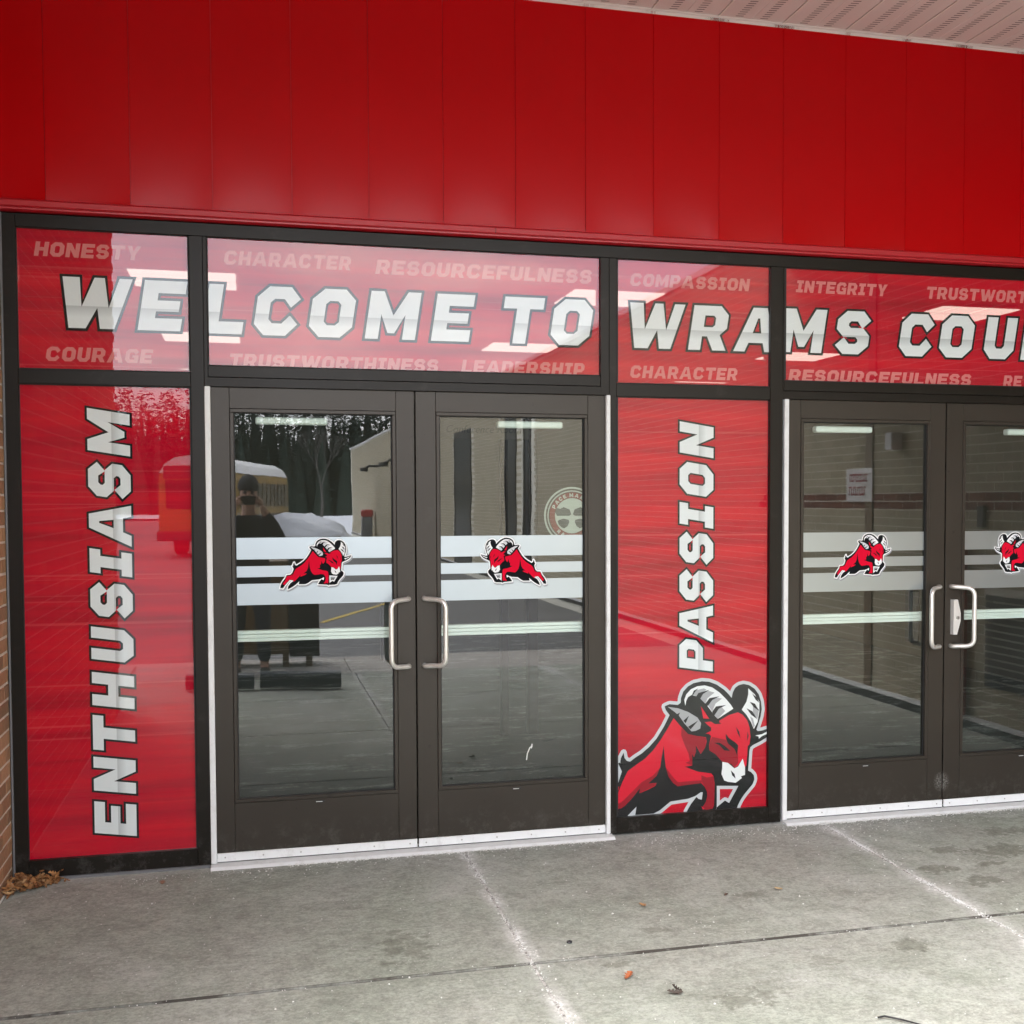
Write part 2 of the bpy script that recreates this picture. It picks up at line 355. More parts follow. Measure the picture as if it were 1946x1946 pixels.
def brick_mat(name, cols, sc=1.0):
    m, t, o = newmat(name)
    oi = N(t, 'ShaderNodeObjectInfo')
    g = N(t, 'ShaderNodeNewGeometry')
    rnd = math_(t, 'FRACT', math_(t, 'ADD', oi.outputs['Random'], g.outputs['Random Per Island']))
    c = ramp(t, rnd, [(0.0, cols[0]), (0.35, cols[1]), (0.7, cols[2]), (1.0, cols[3])])
    n = noise(t, 45, 5, 0.7); c = mix(t, 0.6, c, mix(t, 1.0, c, ramp(t, n, [(0.25, 0.6), (0.75, 1.35)]), 'MULTIPLY'))
    lnk(t, pbsdf(t, c, 0.85, 0, 0.3, bump(t, n, 0.5, 0.003)), o.inputs[0]); return m
M['brick'] = brick_mat('brown_brick', [(0.32, 0.17, 0.10), (0.42, 0.24, 0.13), (0.22, 0.13, 0.08), (0.48, 0.28, 0.16)])
M['brick2'] = brick_mat('tan_brick', [(0.40, 0.36, 0.25), (0.44, 0.38, 0.27), (0.35, 0.31, 0.21), (0.48, 0.41, 0.30)])
M['brickred'] = brick_mat('red_brown_brick', [(0.17, 0.06, 0.04), (0.2, 0.075, 0.05), (0.14, 0.05, 0.035), (0.22, 0.08, 0.05)])
M['mortar'] = simple('pale_mortar', (0.62, 0.54, 0.46), 0.9, sc=40, var=0.2, bsc=120)
M['mortar3'] = simple('white_mortar', (0.72, 0.70, 0.60), 0.9, sc=40, var=0.1)
M['cast'] = simple('cast_satin_metal', (0.74, 0.72, 0.69), 0.4, 0.3)
M['mortar2'] = simple('tan_block_wall', (0.36, 0.31, 0.25), 0.9, sc=3, var=0.2)
M['soffit'] = simple('beige_soffit_panel', (0.70, 0.60, 0.585), 0.45, 0, 0.4, 0.05, 2)
M['seam'] = simple('lit_soffit_seam', (0.80, 0.72, 0.67), 0.4, 0, 0.5, 0.05)  # lighter soffit tone: light caught on the seam ridges put into the colour
M['slot'] = simple('dark_slot', (0.10, 0.06, 0.055), 0.8)
M['leaf'] = brick_mat('dry_oak_leaf', [(0.28, 0.12, 0.045), (0.42, 0.21, 0.08), (0.17, 0.07, 0.03), (0.55, 0.33, 0.16)])
def saltjoint():
    m, t, o = newmat('salt_and_grit_in_joint')
    c = ramp(t, noise(t, 38, 5, 0.8), [(0.36, (0.09, 0.08, 0.07)), (0.5, (0.5, 0.49, 0.47)), (0.7, (0.72, 0.72, 0.70))])
    lnk(t, pbsdf(t, c, 0.9, 0, 0.2), o.inputs[0]); return m
M['saltjoint'] = saltjoint()
M['salt'] = simple('white_salt', (0.68, 0.68, 0.66), 0.8)
M['white'] = simple('white_paint', (0.78, 0.78, 0.77), 0.5)
def floor_mat():
    m, t, o = newmat('dark_entrance_carpet_with_salt')
    c = mix(t, noise(t, 3, 4), (0.03, 0.038, 0.036), (0.055, 0.065, 0.06))
    a = ramp(t, noise(t, 2.2, 7, 0.8, stretch=(0.6, 1.6, 1)), [(0.52, 0.0), (0.68, 1.0)])
    c = mix(t, math_(t, 'MULTIPLY', a, ramp(t, noise(t, 30, 5, 0.8), [(0.35, 0.1), (0.65, 0.9)])), c, (0.5, 0.54, 0.53))
    lnk(t, pbsdf(t, c, 0.9, 0, 0.2), o.inputs[0]); return m
M['darkfloor'] = floor_mat()
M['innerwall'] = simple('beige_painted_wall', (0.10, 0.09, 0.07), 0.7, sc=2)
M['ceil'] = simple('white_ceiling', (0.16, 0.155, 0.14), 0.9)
M['black'] = simple('black_plastic', (0.015, 0.015, 0.017), 0.4)
M['yellow'] = simple('school_bus_yellow', (0.32, 0.18, 0.02), 0.35, 0, 0.5, 0.05)
M['tyre'] = simple('tyre_rubber', (0.02, 0.02, 0.02), 0.8)
M['redplastic'] = simple('red_plastic', (0.45, 0.015, 0.015), 0.4)
M['grey'] = simple('grey_plastic', (0.16, 0.16, 0.17), 0.5)
M['bark'] = simple('grey_bark', (0.10, 0.09, 0.08), 0.9, sc=20)
M['pine'] = simple('dark_conifer_needles', (0.022, 0.040, 0.028), 0.9, sc=1.5, var=0.5)
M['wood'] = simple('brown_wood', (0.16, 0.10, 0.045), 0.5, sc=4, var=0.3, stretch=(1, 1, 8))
M['navy'] = simple('black_blue_mat_rubber', (0.03, 0.04, 0.06), 0.4)
M['skin'] = simple('skin', (0.50, 0.30, 0.22), 0.55)
M['coat'] = simple('black_coat', (0.02, 0.02, 0.024), 0.8)
M['jeans'] = simple('dark_trousers', (0.035, 0.04, 0.06), 0.9)
M['yline'] = simple('faded_yellow_line_paint', (0.55, 0.40, 0.08), 0.8)
M['darkglass'] = simple('dark_window_glass', (0.01, 0.012, 0.013), 0.3, 0, 0.3)
def emit(name, col, s):
    m, t, o = newmat(name); e = N(t, 'ShaderNodeEmission'); e.inputs[0].default_value = rgba(col); e.inputs[1].default_value = s; lnk(t, e.outputs[0], o.inputs[0]); return m
M['lamp'] = emit('lit_ceiling_lamp', (1.0, 0.95, 0.82), 0.9)
M['sticker_white'] = film('sticker_white', lambda t: mix(t, 0.0, (0.62, 0.66, 0.60), (0, 0, 0)), 0.25)
M['sticker_red'] = film('sticker_red', lambda t: mix(t, 0.0, (0.27, 0.06, 0.05), (0, 0, 0)), 0.25)


# ------------------------------------------------------------------ ground
G = dict(kind='structure')
o = obj('asphalt', B((-260, 260, -46, -7.15, -0.5, -0.12), (-260, -1.6, -110, -46.001, -0.5, -0.12)), M['asphalt']); tag(o, kind='structure')
o = obj('kerb', B((-12, 4.2, -7.3, -7.152, -0.4, -0.005), bev=0.015), M['walk']); tag(o, kind='structure')
swk = empty('sidewalk', kind='structure')
yb = [0.06, -1.516, -3.03, -4.55, -6.02]; xb = [-1.745, 0.207, 2.041, 4.2]
for j in range(4):
    for i in range(3):
        g = 0.0055
        bm = bmesh.new(); y1 = yb[j]-(g if j else 0); y0 = yb[j+1]+g
        box(bm, xb[i]+(g if i else -1.5 if j > 2 else 0), xb[i+1]-(g if i < 2 else 0), y0, y1, -0.14, 0, bev=0.0035)
        obj('slab', bm, M['concrete'], swk)
for i in range(8):
    bm = B((-12+i*2.03, -12+(i+1)*2.03-0.01, -7.145, -6.03, -0.15, -0.004), bev=0.004); obj('slab', bm, M['walk'], swk)
for xj in (0.207, 2.041): obj('salt_filled_joint', B((xj-0.0052, xj+0.0052, -3.0, -0.02, -0.02, -0.0035)), M['saltjoint'], swk)
obj('joint_filler', B((-3.3, 4.19, -6.1, 0.05, -0.2, -0.010)), M['joint'], swk)
o = obj('side_pavement', B((-12, -3.3, -6.02, 3, -0.2, -0.006)), M['walk']); tag(o, kind='structure')
bm = bmesh.new()   # snow field with gentle swells
nx, ny = 60, 30; vs = []
for a in range(nx+1):
    for b in range(ny+1):
        y = -46-(260)*(b/ny)**1.6; x = (-1.6 if y > -112 else -260)+(261.6 if y > -112 else 520)*a/nx
        vs.append(bm.verts.new((x, y, -0.10+0.25*math.sin(x*0.11+b)*math.sin(y*0.07)*min(1, b/4))))
for a in range(nx):
    for b in range(ny): bm.faces.new((vs[a*(ny+1)+b], vs[a*(ny+1)+b+1], vs[(a+1)*(ny+1)+b+1], vs[(a+1)*(ny+1)+b]))
tag(obj('snow_field', bm, M['snow'], smooth=True), kind='structure')
for (xa, ya, xb_, yb_) in ((0.22, -12.2, 3.4, -20.0),):
    d = Vector((xb_-xa, yb_-ya, 0)).normalized()*0.05; n = Vector((-d.y, d.x, 0))
    tag(obj('road_marking', ([(xa-n.x, ya-n.y, -0.115), (xa+n.x, ya+n.y, -0.115), (xb_+n.x, yb_+n.y, -0.115), (xb_-n.x, yb_-n.y, -0.115)], [], [(0, 1, 2, 3)]), M['yline']), kind='structure')

# ------------------------------------------------------------------ glyphs
def gl():
    H = [(.29,.52),(.50,.52),(.55,.57),(.55,.73),(.50,.78),(.29,.78)]
    O = [(.22,0),(.64,0),(.86,.22),(.86,.78),(.64,1),(.22,1),(0,.78),(0,.22)]
    g = {
    'E': (.8, [[(0,0),(.8,0),(.8,.25),(.29,.25),(.29,.385),(.72,.385),(.72,.605),(.29,.605),(.29,.75),(.8,.75),(.8,1),(0,1)]]),
    'F': (.78, [[(0,0),(.28,0),(.28,.36),(.68,.36),(.68,.60),(.28,.60),(.28,.75),(.78,.75),(.78,1),(0,1)]]),
    'L': (.76, [[(0,0),(.76,0),(.76,.25),(.28,.25),(.28,1),(0,1)]]),
    'I': (.6, [[(0,0),(.6,0),(.6,.25),(.44,.25),(.44,.75),(.6,.75),(.6,1),(0,1),(0,.75),(.16,.75),(.16,.25),(0,.25)]]),
    'T': (.86, [[(.29,0),(.57,0),(.57,.75),(.86,.75),(.86,1),(0,1),(0,.75),(.29,.75)]]),
    'H': (.84, [[(0,0),(.28,0),(.28,.38),(.56,.38),(.56,0),(.84,0),(.84,1),(.56,1),(.56,.62),(.28,.62),(.28,1),(0,1)]]),
    'N': (.84, [[(0,0),(.27,0),(.27,.52),(.56,0),(.84,0),(.84,1),(.57,1),(.57,.48),(.28,1),(0,1)]]),
    'M': (1.04, [[(0,0),(.27,0),(.27,.52),(.45,.13),(.59,.13),(.77,.52),(.77,0),(1.04,0),(1.04,1),(.77,1),(.52,.50),(.27,1),(0,1)]]),
    'W': (1.37, [[(0,1),(.26,0),(.59,0),(.76,.41),(.87,0),(1.15,0),(1.37,1),(1.11,1),(.98,.41),(.82,1),(.62,1),(.45,.42),(.33,1)]]),
    'A': (1.05, [[(0,0),(.28,0),(.345,.2),(.70,.2),(.77,0),(1.05,0),(.70,1),(.35,1)], [(.415,.42),(.63,.42),(.55,.76),(.50,.76)]]),
    'U': (.82, [[(0,.22),(.2,0),(.62,0),(.82,.22),(.82,1),(.54,1),(.54,.32),(.48,.25),(.34,.25),(.28,.32),(.28,1),(0,1)]]),
    'C': (.9, [[(.22,0),(.67,0),(.89,.24),(.71,.42),(.56,.25),(.36,.25),(.28,.33),(.28,.67),(.36,.75),(.56,.75),(.71,.58),(.89,.76),(.67,1),(.22,1),(0,.78),(0,.22)]]),
    'O': (.86, [O, [(.35,.25),(.51,.25),(.58,.32),(.58,.68),(.51,.75),(.35,.75),(.28,.68),(.28,.32)]]),
    'D': (.84, [[(0,0),(.62,0),(.84,.2),(.84,.8),(.62,1),(0,1)], [(.28,.24),(.5,.24),(.56,.3),(.56,.7),(.5,.76),(.28,.76)]]),
    'S': (.82, [[(.22,0),(.61,0),(.82,.2),(.82,.43),(.64,.61),(.34,.61),(.28,.66),(.28,.71),(.33,.765),(.49,.765),(.62,.60),(.81,.79),(.61,1),(.2,1),(0,.8),(0,.575),(.18,.40),(.48,.40),(.54,.34),(.54,.285),(.49,.24),(.335,.24),(.20,.385),(.01,.20)]]),
    'P': (.82, [[(0,0),(.28,0),(.28,.30),(.62,.30),(.82,.5),(.82,.8),(.62,1),(0,1)], H]),
    'R': (.88, [[(0,0),(.28,0),(.28,.31),(.40,.31),(.57,0),(.88,0),(.69,.35),(.84,.5),(.84,.8),(.64,1),(0,1)], H]),
    'G': (.86, [[(.2,0),(.86,0),(.86,.56),(.46,.56),(.46,.38),(.6,.38),(.6,.25),(.36,.25),(.28,.33),(.28,.67),(.36,.75),(.53,.75),(.66,.60),(.86,.79),(.66,1),(.2,1),(0,.79),(0,.21)]]),
    'Y': (.88, [[(.30,0),(.58,0),(.58,.37),(.88,1),(.58,1),(.44,.63),(.30,1),(0,1),(.30,.37)]]),
    'K': (.88, [[(0,0),(.28,0),(.28,.36),(.57,0),(.88,0),(.5,.5),(.86,1),(.56,1),(.28,.64),(.28,1),(0,1)]]),
    }
    return g
GL = gl(); SH = 0.155
BIGW = dict(E=.81, N=.86, T=.88, H=.84, U=.82, S=.86, I=.6, A=1.04, M=1.05, O=.88, C=.87, W=1.30, R=.90, P=.82, L=.77)
def big_word(items, base, cap, y, name, parent, vertical=False, fr=0.0115):
    """items: (letter, position of its left foot along the baseline)."""
    lay = []
    def tf(x0, u, v):
        s = x0+(u+v*SH)*cap
        return (base-v*cap, s) if vertical else (s, base+v*cap)
    for k, (ch, x0) in enumerate(items):
        w, cs = GL[ch]; sc = BIGW[ch]/w
        cs = [[(p[0]*sc, p[1]) for p in c] for c in cs]
        inner = [[tf(x0, *p) for p in c] for c in cs]
        outer = [offset(c, fr) if i == 0 else offset(c, -fr*0.8) for i, c in enumerate(inner)]
        v2, tr = fill([outer]); lay.append((v2, tr, 0, 0.0, None))
        v2, tr = fill([inner])
        vv = [((base-p[0])/cap if vertical else (p[1]-base)/cap) for p in v2]
        lay.append((v2, tr, 1, -0.0012, vv))
    return flat(lay, y, [M['ink'], M['chrome']], name, parent)
def small_word(txt, x0, x1, z0, cap, y, name, parent, mat=None, rect=None):
    gap = 0.13; tot = sum(GL[c][0] for c in txt)+gap*(len(txt)-1)+SH; k = (x1-x0)/(tot*cap); u0 = 0; gs = []
    for c in txt:
        gs.append([[(x0+(u0+p[0]+p[1]*SH)*cap*k, z0+p[1]*cap) for p in cc] for cc in GL[c][1]]); u0 += GL[c][0]+gap
    v2, tr = fill(gs, rect)
    return flat([(v2, tr, 0, 0, None)], y, [mat or M['faint']], name, parent)

# ------------------------------------------------------------------ ram emblem artwork (metres, full size)
RAM = [('black',[(-1226,2724),(-974,2819),(-537,2762),(-381,2861),(-367,3101),(-245,3420),(-2,3664),(292,3814),(733,3889),(1128,3849),(1524,3693),(1922,3420),(2197,3151),(2332,2981),(2396,3259),(2520,3488),(2719,3620),(2970,3666),(3271,3597),(3575,3396),(3803,3103),(3932,2721),(3974,2341),(3910,1967),(3786,1595),(3686,1308),(3762,1228),(3990,1245),(4294,1323),(4655,1447),(4575,1176),(4296,907),(3891,692),(3488,525),(3362,428),(3312,251),(3279,-219),(3241,-760),(3403,-841),(3556,-1016),(3587,-1231),(3497,-1462),(3296,-1686),(3045,-1953),(2845,-2224),(2695,-2497),(2645,-2654),(2316,-2763),(1465,-2800),(1533,-2536),(1993,-2204),(2218,-2347),(2716,-1507),(1551,-1432),(1555,-2466),(1472,-2884),(1204,-2746),(682,-2707),(-66,-2650),(165,-2266),(461,-1920),(563,-2024),(751,-2083),(799,-1712),(700,-1696),(405,-1873),(12,-1987),(-917,-2064),(-1209,-2277),(-1451,-2455),(-1790,-2608),(-2753,-2610),(-2687,-2199),(-3208,-2679),(-3727,-3039),(-4309,-3327),(-4241,-2933),(-3914,-2426),(-3395,-2066),(-4038,-1984),(-4233,-2202),(-4753,-2827),(-4982,-3208),(-5077,-3068),(-5206,-3158),(-5333,-3115),(-5265,-2722),(-5003,-2210),(-4613,-1708),(-4416,-1258),(-3902,-1230),(-3642,-983),(-3443,-399),(-3632,14),(-3502,71),(-3541,-5),(-3493,267),(-3351,534),(-3303,256),(-3184,112),(-3017,65),(-2754,248),(-2419,436),(-2035,736),(-1649,1131),(-1263,1711),(-964,2273),(-1168,2537)]),
 ('red',[(-754,2115),(-413,1714),(4,1274),(298,1189),(963,1061),(989,849),(916,550),(680,236),(571,429),(422,717),(423,367),(326,93),(227,285),(228,-321),(-139,-355),(-482,-269),(-188,-343),(155,-494),(549,-653),(1241,-779),(1366,-928),(1417,-1283),(1418,-1752),(1396,-2408),(1322,-2568),(1141,-2507),(814,-2583),(718,-2408),(801,-2461),(973,-2192),(1047,-1915),(1021,-1679),(897,-1437),(723,-1239),(304,-1212),(-88,-1280),(-529,-1322),(-773,-1144),(-1017,-803),(-1163,-331),(-1237,276),(-1276,764),(-1406,54),(-1454,-313),(-1647,-718),(-2081,-1084),(-1647,-1079),(-1719,-1223),(-2081,-1384),(-2538,-1539),(-2490,-1266),(-2753,-1571),(-2993,-1832),(-3279,-2112),(-3517,-2234),(-3523,-1989),(-4038,-1964),(-4297,-2144),(-4752,-2694),(-4975,-2544),(-4616,-1974),(-4385,-1393),(-3839,-1367),(-3579,-1120),(-3660,-1512),(-3422,-930),(-3136,-396),(-2754,-143),(-2274,151),(-1842,541),(-1456,1028),(-1069,1608)]),
 ('red',[(887,1834),(1233,1836),(1432,1704),(1779,1696),(1669,1795),(1679,1865),(2176,2121),(2675,2238),(2926,2109),(3179,1814),(3307,1431),(3359,957),(3311,582),(3210,493),(3187,22),(3139,-494),(3064,-584),(2936,-128),(2687,-467),(2512,-574),(2336,-376),(2035,-240),(1811,-204),(1636,18),(1387,266),(1139,397),(1138,701),(1235,1116),(1136,1215),(938,1249),(1234,1373),(1234,1537),(1036,1687)]),
 ('red',[(688,2636),(1134,1985),(813,2024)]),
 ('dark',[(1139,397),(1162,793),(1285,1067),(1981,889),(2582,528),(2685,51),(2686,-326),(2512,-551),(2336,-376),(1811,-204),(1486,167)]),
 ('dark',[(-339,1617),(4,1274),(964,1037),(916,564),(680,259),(422,740),(423,391),(326,116),(227,308),(228,-298),(32,-239),(-115,-161),(105,-81),(31,296),(-191,774),(-363,1247)]),
 ('dark',[(722,-841),(994,-975),(1366,-928),(1418,-1752),(1396,-2408),(1322,-2568),(975,-2614),(811,-2462),(973,-2192),(1047,-1915),(1021,-1679),(897,-1437),(723,-1145)]),
 ('dark',[(-1163,-331),(-773,-865),(-529,-1113),(304,-1095),(723,-1098),(723,-1239),(-88,-1280),(-529,-1322),(-773,-1144),(-1017,-803)]),
 ('dark',[(-1454,-313),(-1840,-706),(-2418,-993),(-2897,-1424),(-3374,-1852),(-3660,-2017),(-3660,-2270),(-3279,-2112),(-2490,-1275),(-2523,-1517),(-1743,-1212),(-1671,-1087),(-2081,-1084),(-1657,-708)]),
 ('white',[(1836,-229),(2135,-293),(2487,-596),(2687,-514),(2936,-128),(3064,-584),(3066,-962),(2840,-1019),(2891,-1116),(2565,-1332),(2139,-1258),(1939,-1175),(1788,-836),(1827,-557)]),
 ('white',[(-146,2697),(-206,3001),(-99,3274),(145,3519),(488,3657),(882,3683),(1277,3564),(1674,3290),(2023,2948),(2274,2656),(2414,2438),(1579,1963),(1405,2135),(1231,2377),(934,2764),(637,3033),(416,3159),(195,3238),(-1,3131),(-98,2950)]),
 ('white',[(3222,3434),(3576,3113),(3830,2725),(3833,2254),(3735,1692),(3534,1348),(3381,1710),(3127,2099),(2875,2369),(3124,2757),(3223,3129)]),
 ('white',[(3612,1014),(3991,1065),(4498,1299),(4295,1073),(3991,970),(3815,838),(3789,957)]),
 ('grey',[(219,3261),(415,3461),(833,3536),(981,3460),(637,3289),(440,3149)]),
 ('grey',[(637,3033),(784,3282),(1030,3411),(1401,3302),(1031,3039),(909,2765)]),
 ('grey',[(1057,2665),(1229,2937),(1526,3040),(1799,2981),(1453,2740),(1281,2351)]),
 ('grey',[(1380,2160),(1553,2455),(1801,2537),(1976,2342),(1579,1963)]),
 ('grey',[(3478,2506),(3807,2349),(3734,1881),(3480,2176)]),
 ('grey',[(3329,1995),(3481,1893),(3584,1511),(3509,1420)]),
 ('grey',[(-1071,2694),(-536,2600),(1,2389),(492,2087),(690,1798),(642,1520),(396,1417),(175,1405),(77,1526),(-193,1819),(-487,2227),(-682,2399)]),
 ('ink',[(416,3136),(538,3316),(1129,3454),(784,3259),(637,3019)]),
 ('ink',[(899,2756),(1130,3034),(1675,3103),(1279,2934),(1043,2642)]),
 ('ink',[(1271,2338),(1478,2599),(2024,2644),(1627,2475),(1381,2127)]),
 ('ink',[(195,3229),(292,3443),(538,3548),(366,3393),(269,3235)]),
 ('ink',[(3424,3167),(3678,2968),(3821,2679),(3628,2829)]),
 ('ink',[(3301,2749),(3578,2643),(3823,2254),(3529,2456)]),
 ('ink',[(3126,2428),(3429,2273),(3734,1834),(3379,2087)]),
 ('ink',[(-633,2290),(-429,2386),(-511,2219)]),
 ('ink',[(-252,1961),(41,2202),(-134,1830)]),
 ('ink',[(-7,1647),(532,1936),(248,1634),(126,1510)]),
 ('ink',[(2005,1193),(2180,972),(2531,719),(2682,569),(2634,54),(2483,392),(2132,693),(2021,934)]),
 ('ink',[(2553,1516),(2729,1272),(2806,915),(2655,1182)]),
 ('ink',[(1385,772),(1683,755),(1982,561),(2258,301),(1933,352),(1684,615)]),
 ('ink',[(3182,1249),(3248,1010),(3159,732)]),
 ('ink',[(2287,-679),(2488,-879),(2549,-1119),(2363,-942)]),
 ]

def ram_layers():
    T = lambda l: [(x/10000, z/10000) for x, z in l]
    blk = T(RAM[0][1]); L_ = {}
    L_['silver'] = [[blk]]+stroke(blk, 0.0165)
    L_['black'] = [[blk]]
    for n, l in RAM[1:]: L_.setdefault(n, []).append([T(l)])
    return L_
RL = ram_layers()
def emblem(parent, y, ox, oz, sc, mirror, order, step, name, rect=None, shade=None):
    lay = []; mats = []
    for i, (k, mk) in enumerate(order):
        g = RL[k]
        if rect: v2, tr = fill(g, rect)
        else:
            if k not in cache: cache[k] = fill(g)
            v2, tr = cache[k]
        v2 = [(ox+(-x if mirror else x)*sc, oz+z*sc) for x, z in v2]
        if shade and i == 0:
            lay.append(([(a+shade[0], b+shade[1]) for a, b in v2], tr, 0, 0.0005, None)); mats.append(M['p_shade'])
        mats.append(M[mk]); lay.append((v2, tr, len(mats)-1, -step*i, None))
    return flat(lay, y, mats, name, parent)
cache = {}

# ------------------------------------------------------------------ storefront
def sx(x): return -0.738+(x+0.738)*0.9968
def sz(z): return 1.645+(z-1.645)*0.9968
FY = -0.018
sf = empty('storefront', (1.0, 0, 0), 'dark bronze aluminium entrance storefront with red printed windows under the red panels', 'storefront')
def fbox(name, x0, x1, z0, z1, y0=FY, y1=0.07, m='frame', bev=0.0015):
    return obj(name, B((sx(x0), sx(x1), y0, y1, sz(z0), sz(z1)), bev=bev), M[m], sf)
TT, TB1, TB2, LT, LB, DT = 2.8081, 2.2081, 2.2417, 2.1464, 0.0819, 2.1493
fbox('jamb', -1.744, -1.688, 0.002, 2.865)
fbox('mullion', -0.987, -0.9301, 0.002, 2.8085); fbox('mullion', -0.9297, -0.9132, 2.1505, 2.8085)
fbox('mullion', 0.9402, 0.9767, 0.002, 2.8085); fbox('mullion', 0.897, 0.9398, 2.1505, 2.8085)
fbox('mullion', 1.7828, 1.8495, 0.002, 2.8085); fbox('mullion', 1.8499, 1.858, 2.1505, 2.8085)
fbox('mullion', 3.713, 3.78, 0.002, 2.8085)
fbox('mullion', 4.12, 4.196, 0.002, 2.8085)
for a, b in ((-1.6876, -0.9874), (0.9771, 1.7824), (3.7804, 4.1196)):
    fbox('transom_rail', a, b, LT, TB1, FY+0.001); fbox('sill_rail', a, b, 0.004, LB, FY+0.001)
for a, b in ((-0.9128, 0.8966), (1.8584, 3.7126)):
    fbox('transom_rail', a, b, 2.193, TB2, FY+0.001); fbox('door_header', a-0.016, b+0.042, 2.1505, 2.1915, FY+0.0005)
fbox('head_rail', -1.6876, 4.196, 2.8089, 2.865)
obj('sealant_strip', B((-1.7445, -1.7375, -0.026, -0.0185, 0.0, 2.86)), M['grey'], sf)
obj('sill_sealant', B((-1.74, -0.936, -0.030, -0.0185, 0.0003, 0.012)), M['grey'], sf)
for a, b in ((-0.931, 0.946), (1.849, 3.712)):
    bm = bmesh.new()
    for (x, y, z) in (): pass
    vs = [(-0.085, 0), (-0.07, 0.011), (0.06, 0.013), (0.06, 0)]
    v0 = [bm.verts.new((a, y, z)) for y, z in vs]; v1 = [bm.verts.new((b, y, z)) for y, z in vs]
    for i in range(4): bm.faces.new((v0[i], v0[(i+1) % 4], v1[(i+1) % 4], v1[i]))
    bm.faces.new(v0[::-1]); bm.faces.new(v1); bmesh.ops.recalc_face_normals(bm, faces=bm.faces)
    obj('threshold', bm, M['alum'], sf)
def window(name, x0, x1, z0, z1, label):
    e = 0.0
    w = obj(name, ([(x0, 0.0, z0), (x1, 0.0, z0), (x1, 0.0, z1), (x0, 0.0, z1)], [], [(0, 1, 2, 3)]), M['glass_t'], sf); tag(w, label)
    g = 0.006
    bm = B((x0-0.002, x1+0.002, -0.006, -0.001, z1-g, z1+0.004), (x0-0.002, x1+0.002, -0.006, -0.001, z0-0.004, z0+g*0.6), (x0-0.004, x0+g, -0.006, -0.001, z0+g, z1-g), (x1-g, x1+0.004, -0.006, -0.001, z0+g, z1-g))
    obj('gasket', bm, M['gasket'], w)
    obj('printed_film', ([(x0, 0.010, z0), (x1, 0.010, z0), (x1, 0.010, z1), (x0, 0.010, z1)], [], [(0, 1, 2, 3)]), M['redfilm'], w)
    return w
CAP = 0.2185; BZ = 2.3885
w1 = window('transom_window', -1.6880, -0.9869, TB1, TT, 'red transom window reading HONESTY, WE and COURAGE')
big_word([('W', -1.539), ('E', -1.205)], BZ, CAP, 0.006, 'lettering', w1)
small_word('HONESTY', -1.618, -1.184, 2.690, 0.061, 0.008, 'faint_lettering', w1); small_word('COURAGE', -1.581, -1.141, 2.245, 0.061, 0.008, 'faint_lettering', w1)
w2 = window('transom_window', -0.9132, 0.8970, TB2, TT, 'wide red transom window reading LCOME TO above the left doors')
big_word([('L', -0.936), ('C', -0.722), ('O', -0.482), ('M', -0.226), ('E', 0.078)], BZ-0.004, CAP, 0.006, 'lettering', w2)
big_word([('T', 0.398), ('O', 0.642)], BZ-0.004, CAP, 0.006, 'lettering', w2)
small_word('CHARACTER', -0.841, -0.278, 2.691, 0.062, 0.008, 'faint_lettering', w2); small_word('RESOURCEFULNESS', -0.175, 0.860, 2.681, 0.065, 0.008, 'faint_lettering', w2)
small_word('TRUSTWORTHINESS', -0.827, 0.117, 2.237, 0.062, 0.008, 'faint_lettering', w2); small_word('LEADERSHIP', 0.219, 0.822, 2.239, 0.062, 0.008, 'faint_lettering', w2)
w3 = window('transom_window', 0.9767, 1.7828, TB1, TT, 'red transom window reading COMPASSION, WRA and CHARACTER')
big_word([('W', 1.014), ('R', 1.345), ('A', 1.583)], BZ-0.006, CAP, 0.006, 'lettering', w3)
small_word('COMPASSION', 1.046, 1.675, 2.681, 0.061, 0.008, 'faint_lettering', w3); small_word('CHARACTER', 1.046, 1.613, 2.238, 0.060, 0.008, 'faint_lettering', w3)
w4 = window('transom_window', 1.8579, 3.7130, TB2, TT, 'wide red transom window reading MS COU above the right doors')
big_word([('M', 1.832), ('S', 2.129)], BZ-0.002, CAP, 0.006, 'lettering', w4)
big_word([('C', 2.494), ('O', 2.727), ('U', 2.993), ('N', 3.222), ('T', 3.452)], BZ-0.002, CAP, 0.006, 'lettering', w4)
small_word('INTEGRITY', 1.921, 2.436, 2.688, 0.060, 0.008, 'faint_lettering', w4); small_word('TRUSTWORTHINESS', 2.656, 3.62, 2.687, 0.062, 0.008, 'faint_lettering', w4)
small_word('RESOURCEFULNESS', 1.882, 2.935, 2.240, 0.062, 0.008, 'faint_lettering', w4); small_word('RE', 3.121, 3.240, 2.240, 0.062, 0.008, 'faint_lettering', w4)
p1 = window('side_window', -1.6880, -0.9869, LB, LT, 'tall red window beside the left doors reading ENTHUSIASM')
VC = 0.1735
big_word([(c, z+0.0075) for c, z in zip('ENTHUSIASM', (0.151, 0.340, 0.521, 0.717, 0.920, 1.113, 1.300, 1.434, 1.637, 1.830))], -1.2445, VC, 0.006, 'lettering', p1, True, 0.0095)
p2 = window('side_window', 0.9767, 1.7828, LB, LT, 'tall red window between the two pairs of doors reading PASSION over a leaping ram')
big_word([(c, z+0.0075) for c, z in zip('PASSION', (0.779, 0.925, 1.121, 1.307, 1.493, 1.646, 1.843))], 1.4805, VC+0.004, 0.006, 'lettering', p2, True, 0.0095)
ORD = [('silver', 'p_silver'), ('black', 'ink'), ('red', 'p_red'), ('dark', 'p_dark'), ('white', 'p_white'), ('grey', 'p_grey'), ('ink', 'ink')]
emblem(p2, 0.0085, 1.35, 0.35, 1.0, False, ORD, 0.0008, 'ram_emblem', rect=(0.9767-1.35, 1.7828-1.35, LB-0.35, 1.0))
